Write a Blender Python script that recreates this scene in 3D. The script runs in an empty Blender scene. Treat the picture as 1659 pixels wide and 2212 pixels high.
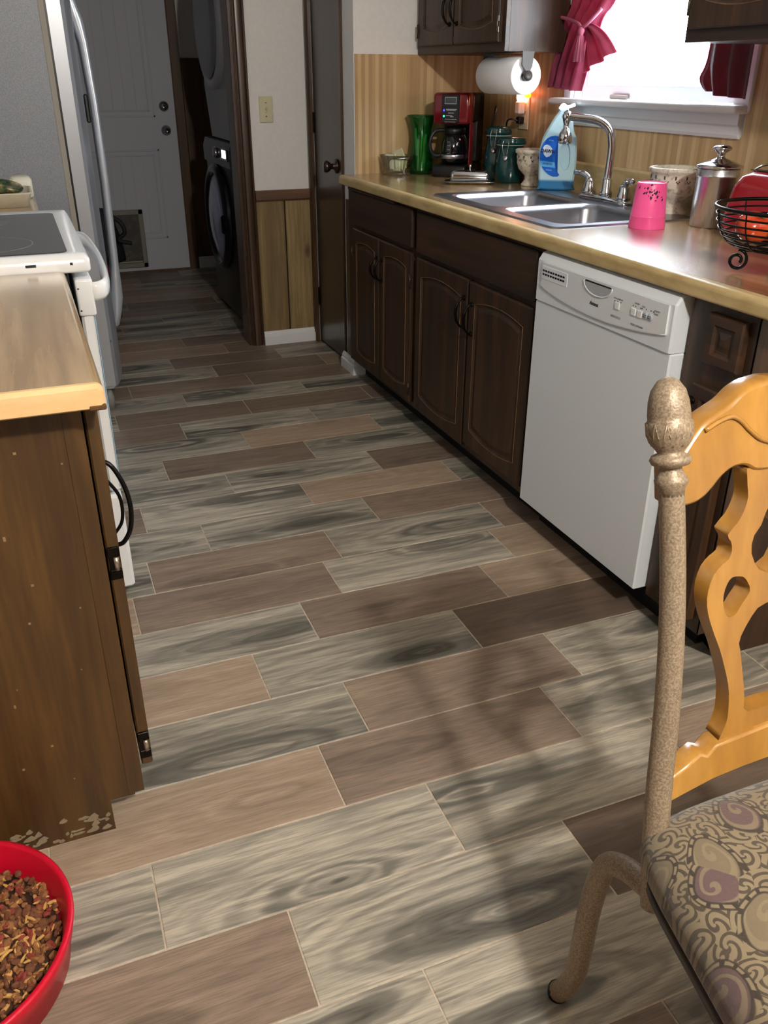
import bpy, bmesh, math, random
from mathutils import Vector, Matrix
from math import sin, cos, pi, sqrt, radians
random.seed(7)
S = bpy.context.scene
COL = S.collection

# ------------------------------------------------------------------ camera
H = 1.303935627345018
PITCH, YAW, ROLL, F = 0.4733577098443642, 0.38445147574004673, 0.003300646960328649, 1839.38
cp, sp, cy, sy = cos(PITCH), sin(PITCH), cos(YAW), sin(YAW)
fw = Vector((sy*cp, cy*cp, -sp)); rt = Vector((cy, -sy, 0)); up = rt.cross(fw)
cr, sr = cos(ROLL), sin(ROLL)
r2 = cr*rt + sr*up; u2 = -sr*rt + cr*up
cam = bpy.data.cameras.new('camera'); camo = bpy.data.objects.new('camera', cam); COL.objects.link(camo)
m = Matrix((r2, u2, -fw)).transposed().to_4x4(); m.translation = Vector((0, 0, H)); camo.matrix_world = m
cam.sensor_fit = 'VERTICAL'; cam.sensor_height = 24.0; cam.lens = F/2212*24.0; cam.clip_start = 0.02
S.camera = camo

# ------------------------------------------------------------------ world, lights, exposure
W = bpy.data.worlds.new('daylight'); S.world = W; W.use_nodes = True
bg = W.node_tree.nodes['Background']; bg.inputs[0].default_value = (0.82, 0.91, 1.0, 1); bg.inputs[1].default_value = 23.0
S.view_settings.view_transform = 'Standard'; S.view_settings.look = 'None'
S.view_settings.gamma = 1.0; S.view_settings.use_curve_mapping = False
S.view_settings.exposure = 0.32

def lamp(name, kind, loc, power, color, **kw):
    l = bpy.data.lights.new(name, kind); l.energy = power; l.color = color
    for k, v in kw.items(): setattr(l, k, v)
    o = bpy.data.objects.new(name, l); o.location = loc; COL.objects.link(o); return o
lamp('ceiling_lamp_bulb', 'POINT', (0.53, -0.72, 2.25), 138, (1.0, 0.94, 0.85), shadow_soft_size=0.05)
lamp('ceiling_lamp_bulb', 'POINT', (0.64, -0.62, 2.25), 40, (1.0, 0.94, 0.85), shadow_soft_size=0.05)
p_ = lamp('window_daylight_portal', 'AREA', (2.06, 2.63, 1.68), 1, (1, 1, 1), shape='RECTANGLE', size=0.84, size_y=0.9)
p_.rotation_euler = (0, radians(90), 0); p_.data.cycles.is_portal = True
lamp('night_light_bulb', 'POINT', (1.955, 3.385, 1.245), 0.16, (1.0, 0.16, 0.03), shadow_soft_size=0.012)

# ------------------------------------------------------------------ node helpers
def lin(c):
    if isinstance(c, str): c = tuple(int(c[i:i+2], 16)/255 for i in (0, 2, 4))
    return tuple((x/12.92 if x <= .04045 else ((x+.055)/1.055)**2.4) for x in c)+(1,)
class NT:
    def __init__(s, name):
        s.m = bpy.data.materials.new(name); s.m.use_nodes = True; s.t = s.m.node_tree
        s.b = s.t.nodes['Principled BSDF']
    def n(s, kind, **kw):
        x = s.t.nodes.new('ShaderNode'+kind)
        for k, v in kw.items():
            if k[0] == '_': setattr(x, k[1:], v)
            elif k[0] == 'i' and k[1:].isdigit(): s.put(x.inputs[int(k[1:])], v)
            else: s.put(x.inputs[k.replace('__', ' ')], v)
        return x
    def put(s, inp, v):
        if hasattr(v, 'outputs'): v = v.outputs[0]
        if isinstance(v, bpy.types.NodeSocket): s.t.links.new(v, inp)
        else: inp.default_value = v
    def set(s, **kw):
        for k, v in kw.items(): s.put(s.b.inputs[k.replace('__', ' ')], v)
        return s
    def coord(s, scale=(1, 1, 1), rnd=0.0, out='Object'):
        tc = s.n('TexCoord'); v = tc.outputs[out]
        if rnd:
            oi = s.n('ObjectInfo'); mu = s.n('Math', _operation='MULTIPLY', i0=oi.outputs['Random'], i1=rnd)
            cb = s.n('CombineXYZ', X=mu, Y=mu, Z=mu); v = s.n('VectorMath', _operation='ADD', i0=v, i1=cb).outputs[0]
        return s.n('VectorMath', _operation='MULTIPLY', i0=v, i1=scale).outputs[0]
    def noise(s, v, scale=5, detail=4, rough=.55, dist=0):
        return s.n('TexNoise', Vector=v, Scale=scale, Detail=detail, Roughness=rough, Distortion=dist).outputs[0]
    def ramp(s, f, stops, interp='LINEAR'):
        r = s.n('ValToRGB', Fac=f); e = r.color_ramp; e.interpolation = interp
        while len(e.elements) < len(stops): e.elements.new(0.5)
        for el, (p, c) in zip(e.elements, stops):
            el.position = p; el.color = lin(c) if isinstance(c, str) else (c if len(c) == 4 else tuple(c)+(1,))
        return r.outputs[0]
    def mix(s, f, a, b, mode='MIX'):
        x = s.n('Mix', _data_type='RGBA', _blend_type=mode); s.put(x.inputs[0], f)
        s.put(x.inputs[6], lin(a) if isinstance(a, str) else a); s.put(x.inputs[7], lin(b) if isinstance(b, str) else b); return x.outputs[2]
    def math(s, op, a, b=0.0, c=0.0): return s.n('Math', _operation=op, i0=a, i1=b, i2=c).outputs[0]
    def bump(s, h, strength=.3, dist=.002):
        s.put(s.b.inputs['Normal'], s.n('Bump', Height=h, Strength=strength, Distance=dist).outputs[0]); return s
def flat(name, c, rough=.5, metal=0, spec=.5, coat=0, emit=None, es=0, trans=0, ior=1.45, alpha=1):
    t = NT(name); t.set(Base__Color=lin(c), Roughness=rough, Metallic=metal, Specular__IOR__Level=spec, Coat__Weight=coat, Transmission__Weight=trans, IOR=ior, Alpha=alpha)
    if emit: t.set(Emission__Color=lin(emit), Emission__Strength=es)
    return t.m
def speck(name, c, c2, scale=40, rough=.5, lo=.45, hi=.6, metal=0, stretch=(1, 1, 1), bump=.15, coat=0, detail=4):
    t = NT(name); v = t.coord(stretch); n = t.noise(v, scale, detail)
    t.set(Base__Color=t.ramp(n, [(lo, c), (hi, c2)]), Roughness=rough, Metallic=metal, Coat__Weight=coat); t.bump(n, bump); return t.m
def wood(name, dark, mid, light, axis='z', scale=1.0, rough=.4, coat=.15, knots=False, wear=None, bump=.25):
    st = {'x': (.06, 1, 1), 'y': (1, .06, 1), 'z': (1, 1, .06)}[axis]
    t = NT(name); v = t.coord(st, rnd=7.0)
    n1 = t.noise(v, 14*scale, 5, .6, .6); n2 = t.noise(v, 90*scale, 3, .6)
    c = t.ramp(n1, [(.3, dark), (.5, mid), (.72, light)])
    c = t.mix(t.math('MULTIPLY', t.ramp(n2, [(.35, (1, 1, 1)), (.6, (0, 0, 0))]), .45), c, lin(dark))
    if knots:
        vo = t.n('TexVoronoi', Vector=t.coord({'x': (.5, 1, 1), 'y': (1, .5, 1), 'z': (1, 1, .5)}[axis], rnd=7.0), Scale=6.0).outputs[0]
        c = t.mix(t.ramp(vo, [(.04, (1, 1, 1)), (.14, (0, 0, 0))]), c, lin(knots))
    if wear:
        w = t.noise(t.coord(st, rnd=3.0), 9, 6, .7); c = t.mix(t.ramp(w, [(.58, (0, 0, 0)), (.72, (1, 1, 1))]), c, lin(wear))
    t.set(Base__Color=c, Roughness=rough, Coat__Weight=coat, Coat__Roughness=.25); t.bump(n2, bump, .001); return t.m

# ------------------------------------------------------------------ mesh helpers
class MB:
    def __init__(s): s.v = []; s.f = []; s.smooth = []
    def add(s, vs, fs, sm=False):
        o = len(s.v); s.v += [tuple(v) for v in vs]; s.f += [tuple(o+i for i in f) for f in fs]; s.smooth += [sm]*len(fs); return s
    def box(s, x0, x1, y0, y1, z0, z1, b=0.0, seg=1):
        if x0 > x1: x0, x1 = x1, x0
        if y0 > y1: y0, y1 = y1, y0
        if z0 > z1: z0, z1 = z1, z0
        b = min(b, .49*min(x1-x0, y1-y0, z1-z0))
        bm = bmesh.new(); r = bmesh.ops.create_cube(bm, size=1.0)
        for v in bm.verts: v.co = Vector(((x0+x1)/2+v.co.x*(x1-x0), (y0+y1)/2+v.co.y*(y1-y0), (z0+z1)/2+v.co.z*(z1-z0)))
        if b > 0: bmesh.ops.bevel(bm, geom=list(bm.edges), offset=b, segments=seg, profile=.5, affect='EDGES')
        s.frombm(bm, seg > 1); return s
    def frombm(s, bm, sm=False):
        bm.verts.index_update(); s.add([v.co for v in bm.verts], [[v.index for v in f.verts] for f in bm.faces], sm); bm.free()
    def prism(s, poly, axis, a, b, sm=False):
        """poly in the two other axes (cyclic order xyz minus axis), extruded a..b"""
        def P(p, t): return {'x': (t, p[0], p[1]), 'y': (p[0], t, p[1]), 'z': (p[0], p[1], t)}[axis]
        n = len(poly); vs = [P(p, a) for p in poly]+[P(p, b) for p in poly]
        bm = bmesh.new(); V = [bm.verts.new(v) for v in vs]
        bm.faces.new(V[:n][::-1]); bm.faces.new(V[n:])
        for i in range(n): bm.faces.new((V[i], V[(i+1) % n], V[n+(i+1) % n], V[n+i]))
        bmesh.ops.triangulate(bm, faces=[f for f in bm.faces if len(f.verts) > 4])
        bmesh.ops.recalc_face_normals(bm, faces=bm.faces); s.frombm(bm, sm); return s
    def loft(s, rings, closed=True, cap=True, sm=True):
        n = len(rings[0]); vs = [p for r in rings for p in r]; fs = []
        for i in range(len(rings)-1):
            for j in range(n if closed else n-1):
                k = (j+1) % n; fs.append((i*n+j, i*n+k, (i+1)*n+k, (i+1)*n+j))
        if cap and closed: fs += [tuple(range(n))[::-1], tuple((len(rings)-1)*n+i for i in range(n))]
        return s.add(vs, fs, sm)
    def lathe(s, prof, c=(0, 0, 0), n=32, sx=1, sy=1, rot=None, cap=True):
        R = []
        for r, z in prof:
            ring = [Vector((r*cos(2*pi*i/n)*sx, r*sin(2*pi*i/n)*sy, z)) for i in range(n)]
            if rot: ring = [rot @ p for p in ring]
            R.append([p+Vector(c) for p in ring])
        return s.loft(R, True, cap)
    def tube(s, pts, r, n=10, closed=False, cap=True):
        pts = [Vector(p) for p in pts]; R = []; N = len(pts); prev = None
        for i, p in enumerate(pts):
            a = pts[(i-1) % N] if (closed or i > 0) else p; b = pts[(i+1) % N] if (closed or i < N-1) else p
            t = (b-a).normalized()
            if prev is None: x = t.orthogonal().normalized()
            else: x = (prev-t*prev.dot(t)).normalized()
            prev = x; y = t.cross(x); rr = r[i] if isinstance(r, (list, tuple)) else r
            R.append([p+(x*cos(2*pi*k/n)+y*sin(2*pi*k/n))*rr for k in range(n)])
        if closed: R.append(R[0]); cap = False
        return s.loft(R, True, cap)
    def grid(s, fn, nu, nv, sm=True):
        return s.add([fn(i/nu, j/nv) for i in range(nu+1) for j in range(nv+1)],
                     [(i*(nv+1)+j, (i+1)*(nv+1)+j, (i+1)*(nv+1)+j+1, i*(nv+1)+j+1) for i in range(nu) for j in range(nv)], sm)
    def mesh(s, name, mat, off=(0, 0, 0)):
        me = bpy.data.meshes.new(name)
        me.from_pydata([(v[0]-off[0], v[1]-off[1], v[2]-off[2]) for v in s.v], [], s.f)
        me.polygons.foreach_set('use_smooth', s.smooth)
        bm = bmesh.new(); bm.from_mesh(me); bmesh.ops.recalc_face_normals(bm, faces=bm.faces); bm.to_mesh(me); bm.free()
        if mat: me.materials.append(mat)
        me.update(); return me
    def build(s, name, mat, parent=None, mods=()):
        off = (0, 0, 0)
        if parent is None:
            xs = [v[0] for v in s.v]; ys = [v[1] for v in s.v]; zs = [v[2] for v in s.v]
            off = ((min(xs)+max(xs))/2, (min(ys)+max(ys))/2, min(zs))
        else:
            p = parent
            while p: off = tuple(off[i]+p.location[i] for i in range(3)); p = p.parent
        o = bpy.data.objects.new(name, s.mesh(name, mat, off)); COL.objects.link(o)
        if parent is None: o.location = off
        else: o.parent = parent
        return o
def crv(pts, n=6, closed=False):
    """Catmull-Rom through points (tuples of any dimension)"""
    out = []; N = len(pts)
    for i in range(N if closed else N-1):
        g = lambda k: pts[k % N] if closed else pts[max(0, min(N-1, k))]
        p0, p1, p2, p3 = g(i-1), g(i), g(i+1), g(i+2)
        for k in range(n):
            t = k/n; out.append(tuple(.5*((2*b)+(-a+c)*t+(2*a-5*b+4*c-d)*t*t+(-a+3*b-3*c+d)*t**3) for a, b, c, d in zip(p0, p1, p2, p3)))
    if not closed: out.append(tuple(pts[-1]))
    return out
def root(name, loc, label, cat, group=None):
    o = bpy.data.objects.new(name, None); o.location = loc; o.empty_display_size = .05; COL.objects.link(o); return tag(o, label, cat, group)
def tag(o, label, cat, group=None):
    o['label'] = label; o['category'] = cat
    if group: o['group'] = group
    return o
def struct(o): o['kind'] = 'structure'; return o
def text(name, s, size, mat, parent, M, bold=0.0, shear=0.0, align='CENTER', depth=.0002):
    c = bpy.data.curves.new(name, 'FONT'); c.body = s; c.size = size; c.offset = bold; c.shear = shear; c.align_x = align; c.extrude = depth
    t = bpy.data.objects.new(name, c); COL.objects.link(t); bpy.context.view_layer.update()
    me = bpy.data.meshes.new_from_object(t.evaluated_get(bpy.context.evaluated_depsgraph_get())); bpy.data.objects.remove(t)
    off = Vector((0, 0, 0)); p = parent
    while p: off += p.location; p = p.parent
    me.transform(Matrix.Translation(-off) @ M); me.materials.clear(); me.materials.append(mat)
    o = bpy.data.objects.new(name, me); COL.objects.link(o); o.parent = parent; return o
def frame(o, x, y, z):
    m = Matrix((Vector(x).normalized(), Vector(y).normalized(), Vector(z).normalized())).transposed().to_4x4(); m.translation = Vector(o); return m

# ------------------------------------------------------------------ materials
def tile_mat(name, stops, streak, rings=1.0):
    t = NT(name); v = t.coord((1, 1, 1), rnd=37.0); base = t.coord((1, 1, 1))
    warp = t.noise(t.n('VectorMath', _operation='MULTIPLY', i0=v, i1=(1.6, 5, 1)).outputs[0], 1.6, 3)
    oi = t.n('ObjectInfo').outputs['Random']
    sx = t.n('SeparateXYZ', i0=base)
    cxr = t.math('SUBTRACT', sx.outputs[0], t.math('MULTIPLY_ADD', oi, .44, -.22))
    o2 = t.math('FRACT', t.math('MULTIPLY', oi, 17.3))
    cyr = t.math('SUBTRACT', sx.outputs[1], t.math('MULTIPLY_ADD', o2, .14, -.07))
    cb = t.n('CombineXYZ', X=t.math('MULTIPLY', cxr, .2), Y=cyr, Z=0.0)
    d = t.n('VectorMath', _operation='LENGTH', i0=cb.outputs[0]).outputs['Value']
    dd = t.math('ADD', d, t.math('MULTIPLY', warp, .085))
    cb2 = t.n('CombineXYZ', X=t.math('MULTIPLY', dd, 75.0), Y=t.math('MULTIPLY', oi, 91.0), Z=0.0)
    band = t.noise(cb2.outputs[0], 1.0, 1, .5)
    st = t.noise(t.n('VectorMath', _operation='MULTIPLY', i0=v, i1=(1.0, 13, 1)).outputs[0], 3.2, 5, .6, .5)
    lens = t.ramp(dd, [(.030, (1, 1, 1)), (.118, (0, 0, 0))], 'EASE')
    shade = t.math('MULTIPLY', lens, t.math('MULTIPLY', t.math('MULTIPLY_ADD', band, -2.0, 1.52), rings))
    f = t.math('SUBTRACT', t.math('MULTIPLY_ADD', st, .62, t.math('MULTIPLY_ADD', band, .26, .04)), shade)
    c = t.ramp(f, stops)
    fine = t.noise(t.n('VectorMath', _operation='MULTIPLY', i0=v, i1=(1.0, 22, 1)).outputs[0], 16, 3)
    c = t.mix(t.math('MULTIPLY', t.ramp(fine, [(.36, (1, 1, 1)), (.56, (0, 0, 0))]), .42), c, lin(streak))
    hv = t.n('HueSaturation', Color=c, Value=t.math('MULTIPLY_ADD', o2, .24, .88)).outputs[0]
    t.set(Base__Color=hv, Roughness=.42, Specular__IOR__Level=.4); t.bump(fine, .12, .001); return t.m
M = {}
M['tg'] = tile_mat('tile_grey_swirl', [(.12, '45433d'), (.33, '6c6961'), (.43, '8f897e'), (.53, 'b1a99a'), (.66, 'c6bdac'), (.82, '9b9488')], '6c665c', .45)
M['tb'] = tile_mat('tile_brown', [(.22, '64564b'), (.42, '807063'), (.6, '978575'), (.8, 'aa9886')], '574a3f', .22)
M['tt'] = tile_mat('tile_tan', [(.22, '867466'), (.45, 'a18d7b'), (.62, 'b6a18c'), (.8, 'c4b09b')], '74644f', .22)
M['td'] = tile_mat('tile_dark_brown_part_shadow', [(.28, '554940'), (.45, '66574b'), (.62, '756457'), (.8, '826f60')], '4a3f36', .25)  # brown tiles, darkened partly by floor shadow put into their colour
M['grout'] = speck('grout', 'b0a290', 'c2b4a2', 60, .9)
M['cab'] = wood('dark_oak_cabinet', '1e1309', '38230f', '50341c', 'z', 1.2, .50, .14)
M['caby'] = wood('dark_oak_rail', '1c1209', '33200f', '482e1a', 'y', 1.2, .50, .14, wear='4a3422')
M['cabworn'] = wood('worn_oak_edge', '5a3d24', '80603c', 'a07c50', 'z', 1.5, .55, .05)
M['panelbrown'] = wood('brown_cabinet_side', '2e1e0b', '473012', '60441c', 'z', .8, .5, .12, wear='523a1c', bump=.35)
M['doorbrown'] = wood('dark_brown_door', '1c120d', '2a1c15', '33231b', 'z', .6, .3, .35)
M['casing'] = wood('brown_casing', '2c1c11', '46301f', '5c422c', 'z', 1.3, .32, .35)
M['casl'] = wood('lighter_brown_casing', '3a2613', '5c3d1e', '6e4a26', 'z', 1.0, .5, .1)
M['pine'] = wood('pine_plank', '5e4c2f', '86704a', 'ab9364', 'z', .9, .6, .02, knots='4a3820')
M['rail'] = wood('brown_chair_rail', '4a3220', '6a4a30', '7a5a3c', 'x', 1.2, .5, .1)
M['toe'] = flat('black_toe_kick', '0c0b0a', .7)
M['white'] = flat('white_trim_paint', 'dfe0e2', .4)
M['wall'] = speck('white_wall_paint', 'e3e1de', 'e6e4e2', 60, .85, bump=.01)
M['ceil'] = flat('ceiling_paint', 'c4beb2', .9)
M['appl'] = flat('white_appliance_enamel', 'dce2e8', .28, spec=.5, coat=.2)
M['applw'] = flat('white_range_enamel', 'e6e8ea', .22, coat=.3)
M['black'] = flat('black_plastic', '0b0b0d', .35)
M['blackg'] = flat('black_gloss', '060608', .12, coat=.4)
M['iron'] = flat('black_wrought_iron', '120f10', .35, metal=.6)
M['pull'] = flat('dark_bronze_pull', '17120f', .35, metal=.8)
M['hinge'] = flat('antique_brass_hinge', '4a4236', .35, metal=.7)
M['hingem'] = flat('bright_hinge_barrel', 'b8b0a0', .3, metal=.9)
M['chrome'] = flat('chrome', 'c8cace', .09, metal=1)
def brushed(name, c, st, rough=.3):
    t = NT(name); n = t.noise(t.coord(st), 60, 3); t.set(Base__Color=lin(c), Metallic=1.0, Roughness=t.math('MULTIPLY_ADD', n, .25, rough-.12)); t.bump(n, .05, .0005); return t.m
M['steel'] = brushed('brushed_steel', 'bcbec4', (1, 1, .02), .28)
M['steelh'] = flat('satin_sink_steel', '9fa2aa', .3, metal=1)
M['fside'] = speck('grey_textured_fridge_side', '6f7176', '7e8084', 260, .38, .4, .6, bump=.35)
M['fdoor'] = flat('stainless_fridge_door', 'a9abb0', .34, metal=.55)
M['gasket'] = flat('beige_gasket', '8b8478', .7)
M['backdoor'] = flat('pale_grey_blue_door_paint', 'c2c5cf', .5)
def counter_mat(name, axis):
    t = NT(name); sc = {'y': (1, .10, 1), 'x': (.10, 1, 1)}[axis]
    g = t.noise(t.coord(sc), 9, 3, .5); g2 = t.noise(t.coord({'y': (1, .04, 1), 'x': (.04, 1, 1)}[axis]), 60, 3)
    f = t.math('ADD', t.math('MULTIPLY', g, .75), t.math('MULTIPLY', g2, .25))
    t.set(Base__Color=t.ramp(f, [(.36, '705738'), (.46, '96774c'), (.55, 'b59466'), (.66, 'cdb083')]), Roughness=.2, Specular__IOR__Level=.9, Coat__Weight=1.0, Coat__Roughness=.27, Coat__IOR=1.7); t.bump(g2, .03); return t.m
M['ctry'] = counter_mat('butcher_block_laminate', 'y'); 
M['ctredge'] = speck('laminate_edge_tan', 'a89162', 'c4ae7e', 30, .35, .35, .65, stretch=(1, .3, 1))
M['ctrend'] = speck('yellow_laminate_end', 'dcb27c', 'ebc894', 24, .4, .35, .65, stretch=(.3, 1, 1))
def stripes_mat(name, k):
    t = NT(name); tc = t.n('TexCoord').outputs['Object']; sep = t.n('SeparateXYZ', i0=tc)
    cell = t.math('FLOOR', t.math('MULTIPLY', sep.outputs[k], 62.0))
    wn = t.n('TexWhiteNoise', _noise_dimensions='1D', W=cell).outputs[0]
    g = t.noise(t.coord((1, 1, .12)), 60, 4); f = t.math('ADD', t.math('MULTIPLY', wn, .6), t.math('MULTIPLY', g, .4))
    t.set(Base__Color=t.ramp(f, [(.2, 'b0926a'), (.45, 'bd9f74'), (.65, 'c9ad80'), (.85, 'd5bb92')]), Roughness=.4, Specular__IOR__Level=.35); return t.m
M['bsx'] = stripes_mat('striped_wood_laminate', 0); M['bsy'] = stripes_mat('striped_wood_laminate_right', 1)
M['ivory'] = flat('ivory_plastic', 'cfcaa8', .4)
M['outlet'] = flat('ivory_outlet', 'cfc3a6', .4)

# ------------------------------------------------------------------ room shell
XL, XR = -0.62, 2.01          # left wall, right (window) wall
YS, YB = 4.47, 6.67           # switch wall, far laundry wall
CZ = 2.44
def slab(name, x0, x1, y0, y1, z0, z1, mat): return struct(MB().box(x0, x1, y0, y1, z0, z1).build(name, mat))
floor = slab('floor', -2.1, 2.1, -2.6, YB+.1, -.06, -.0012, M['grout'])
slab('ceiling', -2.1, 2.15, -2.6, YB+.1, CZ, CZ+.08, M['ceil'])
slab('wall_left', XL-.12, XL, 1.20, YS+.12, 0, CZ, M['wall'])
slab('wall_dining_left', -2.1, -1.98, -2.6, 1.32, 0, CZ, M['casl'])
slab('wall_dining_end', -1.98, XL-.12, 1.20, 1.32, 0, CZ, M['casl'])
slab('wall_back', -2.1, 2.15, -2.7, -2.6, 0, CZ, M['casl'])
# right wall with window opening  Y 2.20..3.06, Z 1.232..2.12
WY0, WY1, WZ0, WZ1 = 2.20, 3.06, 1.232, 2.12
w = MB(); w.box(XR, XR+.12, -2.6, WY0, 0, CZ).box(XR, XR+.12, WY1, 4.6, 0, CZ).box(XR, XR+.12, WY0, WY1, 0, WZ0-.02).box(XR, XR+.12, WY0, WY1, WZ1, CZ)
struct(w.build('wall_right', M['wall']))
# pantry box: end wall (Y=3.82) and its aisle side (X=1.40) with a door opening 3.99..4.41
YE, XP = 3.82, 1.40
w = MB(); w.box(XP, XR, YE, YE+.10, .80, CZ).box(XP+.001, XR, YE+.001, YE+.10, 0, .80)
w.box(XP, XP+.1, YE+.10, 3.985, 0, CZ).box(XP, XP+.1, 4.43, YS, 0, CZ).box(XP, XP+.1, 3.985, 4.43, 2.05, CZ)
struct(w.build('wall_pantry', M['wall']))
# switch wall, opening X .20..1.045
OX0, OX1 = 0.20, 1.045
w = MB(); w.box(XL, OX0, YS, YS+.11, 0, CZ).box(OX1, 2.05, YS, YS+.11, 0, CZ).box(OX0, OX1, YS, YS+.11, 2.06, CZ)
struct(w.build('wall_switch', M['wall']))
# laundry walls
slab('wall_laundry_left', -.42, -.30, YS+.11, YB, 0, CZ, M['wall'])
slab('wall_laundry_right', 1.85, 1.97, YS+.11, YB, 0, CZ, M['wall'])
slab('wall_laundry_back', -.42, 1.97, YB, YB+.1, 0, CZ, M['wall'])
t = struct(MB().box(1.172, 1.85, YB-.014, YB, 0, 1.41).build('trim_1', M['casl']))
for i in range(5): MB().box(1.172+i*.136, 1.172+i*.136+.132, YB-.022, YB-.014, .09, 1.40, .002).build('panel', M['casl'], t)
struct(MB().box(1.172, 1.85, YB-.034, YB-.023, 0, .085, .003).build('baseboard_back', M['white']))

# floor tiles: rows run along X (slightly turned), every tile its own piece of the floor
TH, TP, TY0, TL = -0.007433830106188311, 0.18757729, -0.12274982, .558
JOINT = {4: .393, 5: .217, 6: .007, 7: .391, 8: .513, 9: .336, 10: .515, 11: .086, 12: .15, 13: .346, 14: .178, 15: .504, 16: .306, 17: .095, 18: .435,
         19: .19, 20: .505, 21: .289, 22: .16, 23: .536, 24: .294, 25: .10, 26: .19, 27: .376, 28: .07, 29: .295, 30: .466, 31: .17, 32: .41, 33: .02}
KIND = {(4, -1): 'g', (4, 0): 'g', (4, 1): 'g', (3, 0): 'b', (3, 1): 'g', (5, -2): 'b', (5, -1): 'b', (5, 0): 'g', (5, 1): 'd', (6, -1): 'g', (6, 0): 'g', (6, 1): 'g', (6, 2): 'b', (7, -2): 't', (7, -1): 't', (7, 0): 'b', (7, 1): 'g',
        (8, -1): 'g', (8, 0): 'b', (8, 1): 'g', (9, -1): 't', (9, 0): 'g', (9, 1): 'd', (10, -1): 'g', (10, 0): 'b', (10, 1): 't',
        (11, -1): 't', (11, 0): 'b', (11, 1): 'g', (11, 2): 't', (12, -1): 'g', (12, 0): 'b', (12, 1): 'g', (12, 2): 'b', (13, -1): 'g', (13, 0): 'g', (13, 1): 'b', (13, 2): 'b',
        (14, -1): 'b', (14, 0): 'g', (14, 1): 't', (14, 2): 'g', (15, -1): 'g', (15, 0): 'g', (15, 1): 'b', (16, -1): 'g', (16, 0): 'b', (16, 1): 'g', (17, 0): 'g', (17, 1): 't', (17, 2): 'g',
        (18, -1): 'b', (18, 0): 'g', (18, 1): 'g', (19, -1): 'g', (19, 0): 'b', (19, 1): 'b', (20, -1): 'g', (20, 0): 'g', (20, 1): 'g', (21, 0): 'b', (21, 1): 'b', (22, 0): 'g', (22, 1): 'b'}
ct, st_ = cos(TH), sin(TH)
FULL = None; G = .0015
rng = random.Random(3)
def clip_boxes(k):
    y = TY0+k*TP
    if y < 1.2: return -1.97, 2.0
    if y > YS-.1: return -.29, 1.84
    return -.61, 1.52
tmesh = {}
for k in range(-13, 36):
    x0c, x1c = clip_boxes(k); j0 = JOINT.get(k, rng.uniform(0, TL)); n0 = math.floor((x0c-j0)/TL)
    ya, yb = TY0+k*TP+G, TY0+(k+1)*TP-G
    if ya < -2.55 or yb > YB-.0: 
        if ya < -2.55 or ya > YB-.05: continue
        yb = YB-.01
    for n in range(n0, n0+9):
        a, b = j0+n*TL+G, j0+(n+1)*TL-G
        full = a >= x0c and b <= x1c
        a, b = max(a, x0c), min(b, x1c)
        if b-a < .012: continue
        kd = KIND.get((k, n)) or rng.choice('gggbbtg')
        key = (kd, round(b-a, 4), round(yb-ya, 4))
        if key not in tmesh:
            L_, W_ = (b-a)/2, (yb-ya)/2
            tmesh[key] = MB().box(-L_, L_, -W_, W_, -.008, .0, .0012).mesh('tile', M['t'+kd])
        o = bpy.data.objects.new('tile', tmesh[key]); COL.objects.link(o)
        cx, cy_ = (a+b)/2, (ya+yb)/2
        o.location = Vector((cx*ct-cy_*st_, cx*st_+cy_*ct, 0.0))-floor.location; o.rotation_euler = (0, 0, TH+(pi if rng.random() < .5 else 0)); o.parent = floor

# switch wall wainscot: two visible pine planks, chair rail, white baseboard
wn = struct(MB().box(1.098, XP-.016, YS-.006, YS, .07, .735).build('trim_2', flat('plank_gap', '20160c', .9)))
for a, b in ((1.099, 1.2445), (1.2505, XP-.017)): MB().box(a, b, YS-.018, YS-.006, .066, .738, .003).build('plank', M['pine'], wn)
struct(MB().prism([(YS, .735), (YS-.022, .735), (YS-.028, .745), (YS-.028, .772), (YS-.02, .787), (YS, .787)], 'x', 1.098, XP-.015).build('trim_3', M['rail']))
def base_prof(y0, s=-1, h=.072): return [(y0, 0), (y0+s*.020, 0), (y0+s*.020, h*.62), (y0+s*.014, h*.68), (y0+s*.014, h*.82), (y0+s*.007, h), (y0, h)]
struct(MB().prism(base_prof(YS-.018), 'x', 1.098, XP-.016).build('baseboard_switch', M['white']))
# opening casing: fluted profile, both sides
def casing_profile(x0, w, y, d=.02, n=30):
    pts = [(x0, y)]
    for i in range(n+1):
        u = i/n; z = d*(.6+.4*max(0, sin((u-.1)/.8*pi))**.5-.30*math.exp(-((u-.22)/.035)**2)-.30*math.exp(-((u-.80)/.035)**2)) if .04 < u < .96 else d*.45
        pts.append((x0+u*w, y-z))
    pts.append((x0+w, y)); return pts
c = MB().prism(casing_profile(1.032, .066, YS, .026), 'z', 0, 2.12); c.prism(casing_profile(OX0-.055, .066, YS, .026), 'z', 0, 2.12); c.box(OX0-.055, 1.098, YS-.022, YS, 2.055, 2.12)
c.box(1.02, 1.046, YS-.004, YS+.13, 0, 2.06, .002).box(OX0-.002, OX0+.02, YS-.004, YS+.13, 0, 2.06, .002)
struct(c.build('trim_4', M['casing']))
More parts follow.
